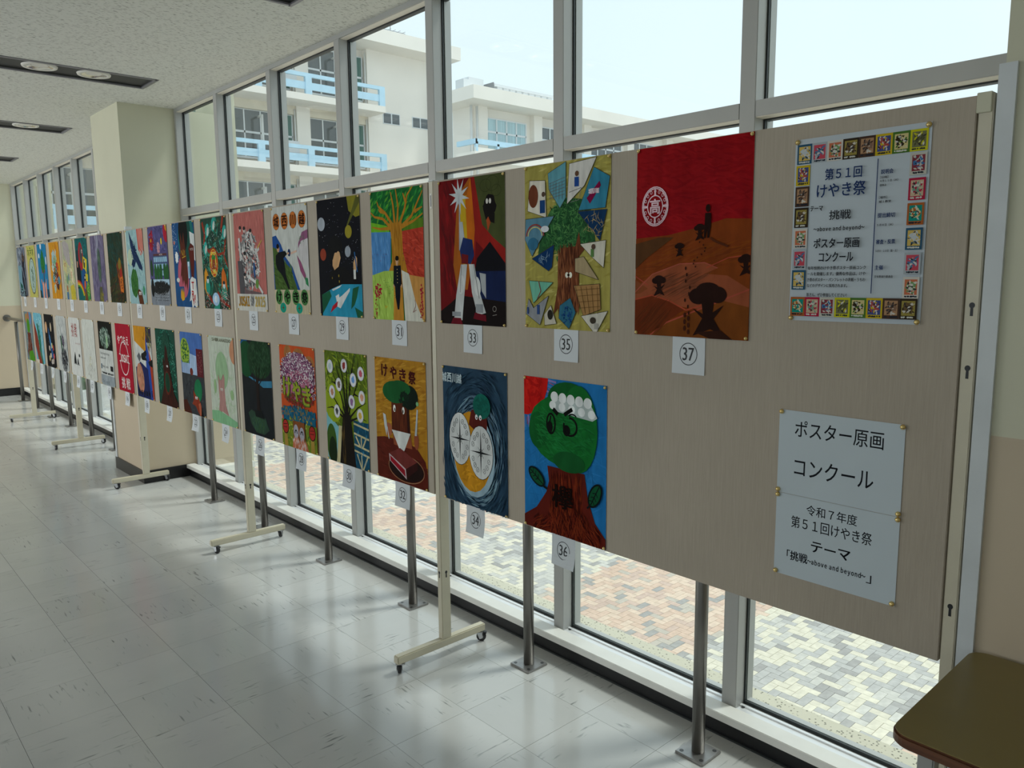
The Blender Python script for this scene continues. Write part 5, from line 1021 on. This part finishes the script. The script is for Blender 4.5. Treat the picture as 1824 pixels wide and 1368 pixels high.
# festival poster, top right of the nearest board
a = Art(301, 422, 1.6*K_ART); a.R('#9ca3a8', 0, 0, 301, 422)
th = [('#26465c', '#a8904c', '#9aa0a4'), ('#8a9094', '#a03c48', '#3c5c7c'), ('#a8a49c', '#a05a40', '#5c7c50'), ('#2c241c', '#7c7038', '#54442c'), ('#3c2c24', '#8c6c50', '#6c5444'), ('#a08a1c', '#38406c', '#8a3c38'), ('#3c5c24', '#a89c6c', '#2c2418'), ('#a09c1c', '#5c5c40', '#44442c'), ('#9c9a90', '#6c2c34', '#345c84'), ('#8c1c34', '#a08c74', '#5c7c6c'), ('#8a4c24', '#147064', '#a8a074')]
def thumb(i, x, y, w_=36, h_=45):
    c = th[i % len(th)]; a.R(c[0], x, y, x+w_, y+h_); random.seed(i*5+3)
    a.R(c[1], x+4, y+5, x+w_-4, y+h_-8); a.E(c[2], x+w_*.5, y+h_*.42, w_*.3, h_*.24, wob=.2); a.V([c[1], c[2], '#a8a49c', '#2c2a2c', c[0]], 34, x+7, y+8, x+w_-7, y+h_-11, 9, 4, 40, 90)
    a.V(['#20242c' if i % 3 else '#a8a8a0'], 16, x+5, y+h_-5, x+w_-5, y+h_-4, 4, 4, 90, 30)
for i in range(8): thumb((0,1,2,3,4,5,6,7)[i], 5+i*36.3, 12)
for i in range(6): thumb((5,4,3,2,1,0)[i], 5, 60+i*48.5, 34, 46)
for i in range(6): thumb((8,9,10,0,1,2)[i], 262, 60+i*52, 34, 46)
for i in range(8): thumb((10,9,8,7,6,5,4,3)[i], 5+i*36.3, 366)
random.seed(11)
b_ = '#1c2c50'; s_ = '#26282c'
a.L(b_, 2, 196, 64, 196, 356)
a.T(b_, '第５１回', 78, 74, 84, 25, .45).T(b_, 'けやき祭', 60, 107, 112, 31, .45).T(s_, 'テーマ', 46, 156, 30, 11, .45).T(s_, '挑戦', 92, 168, 50, 21, .3).T(s_, '^~above and beyond~', 56, 204, 118, 12, .35)
a.T('#1c1e24', 'ポスター原画', 58, 230, 106, 23, .45).T('#1c1e24', 'コンクール', 72, 262, 80, 22, .45)
for i, q in enumerate(('毎年恒例のけやき祭ポスター原画コンク', 'ールを開催します。優秀な作品は、けや', 'き祭のポスター・パンフレットの表紙・うちわ', 'などのデザインに採用されます。', '皆さん、ぜひ参加してください！')): a.T(s_, q, 46, 294+i*13.5+(8 if i == 4 else 0), 136 if i < 3 else 96, 8.2, .15)
for q, x, y, w_, h_ in (('説明会', 204, 88, 26, 10), ('［日時］', 203, 102, 17, 5.5), ('４月１５日（火）', 203, 110, 38, 5), ('昼休み', 203, 119, 14, 5), ('［場所］', 203, 145, 17, 5.5), ('城１教室', 203, 154, 26, 5), ('提出締切', 202, 181, 37, 10), ('５月８日（木）', 202, 204, 34, 5.5), ('審査・投票', 202, 238, 40, 10), ('５月９・１０日（金・土）', 202, 260, 46, 5.5), ('主催', 202, 294, 18, 10), ('文化祭実行委員会', 202, 316, 40, 5.5)): a.T(b_ if h_ > 8 else s_, q, x, y, w_, h_, .25 if h_ > 8 else .12)
o = a.build('festival_poster', 'paper', .945, 1.834, XF-.0016); tag(o, 'white festival poster with Japanese text framed by small colourful picture cards', 'poster')
for dy, dz, nm in ((.006, .006, 'top left'), (.295, .006, 'top right'), (.006, .416, 'bottom left'), (.295, .416, 'bottom right')): tack(.945-dy, 1.834-dz, 'brass thumbtack at the %s corner of the festival poster' % nm, .0062)
# title: two landscape sheets pinned one under the other
a = Art(299, 210, 1.6*K_ART); a.R('#9ea6aa', 0, 0, 299, 210); a.T('#17181c', 'ポスター原画', 42, 22, 212, 42, .22).T('#17181c', 'コンクール', 44, 116, 192, 44, .22)
o = a.build('title_sheet', 'paper', .959, 1.191, XF-.0016); tag(o, 'upper white title sheet with two lines of large Japanese letters', 'sign sheet')
a = Art(299, 210, 1.6*K_ART); a.R('#9ea6aa', 0, 0, 299, 210); a.T('#17181c', '令和７年度', 80, 17, 124, 26, .2).T('#17181c', '第５１回けやき祭', 42, 52, 198, 30, .2).T('#101114', 'テーマ', 96, 106, 96, 26, .6).T('#17181c', '「挑戦', 34, 143, 54, 24, .4).T('#17181c', '^~above and beyond~', 88, 151, 142, 17, .35).T('#17181c', '」', 232, 152, 12, 20)
o = a.build('title_sheet', 'paper', .959, .980, XF-.0013); tag(o, 'lower white title sheet with smaller Japanese text and an English phrase', 'sign sheet')
for y, z, nm in ((.953, 1.186, 'top left corner of the upper title sheet'), (.665, 1.186, 'top right corner of the upper title sheet'), (.955, .988, 'lower left corner of the upper title sheet'), (.955, .975, 'top left corner of the lower title sheet'), (.664, .988, 'lower right corner of the upper title sheet'), (.664, .975, 'top right corner of the lower title sheet'), (.953, .776, 'bottom left corner of the lower title sheet'), (.666, .776, 'bottom right corner of the lower title sheet')): tack(y, z, 'brass thumbtack at the '+nm, .0062)
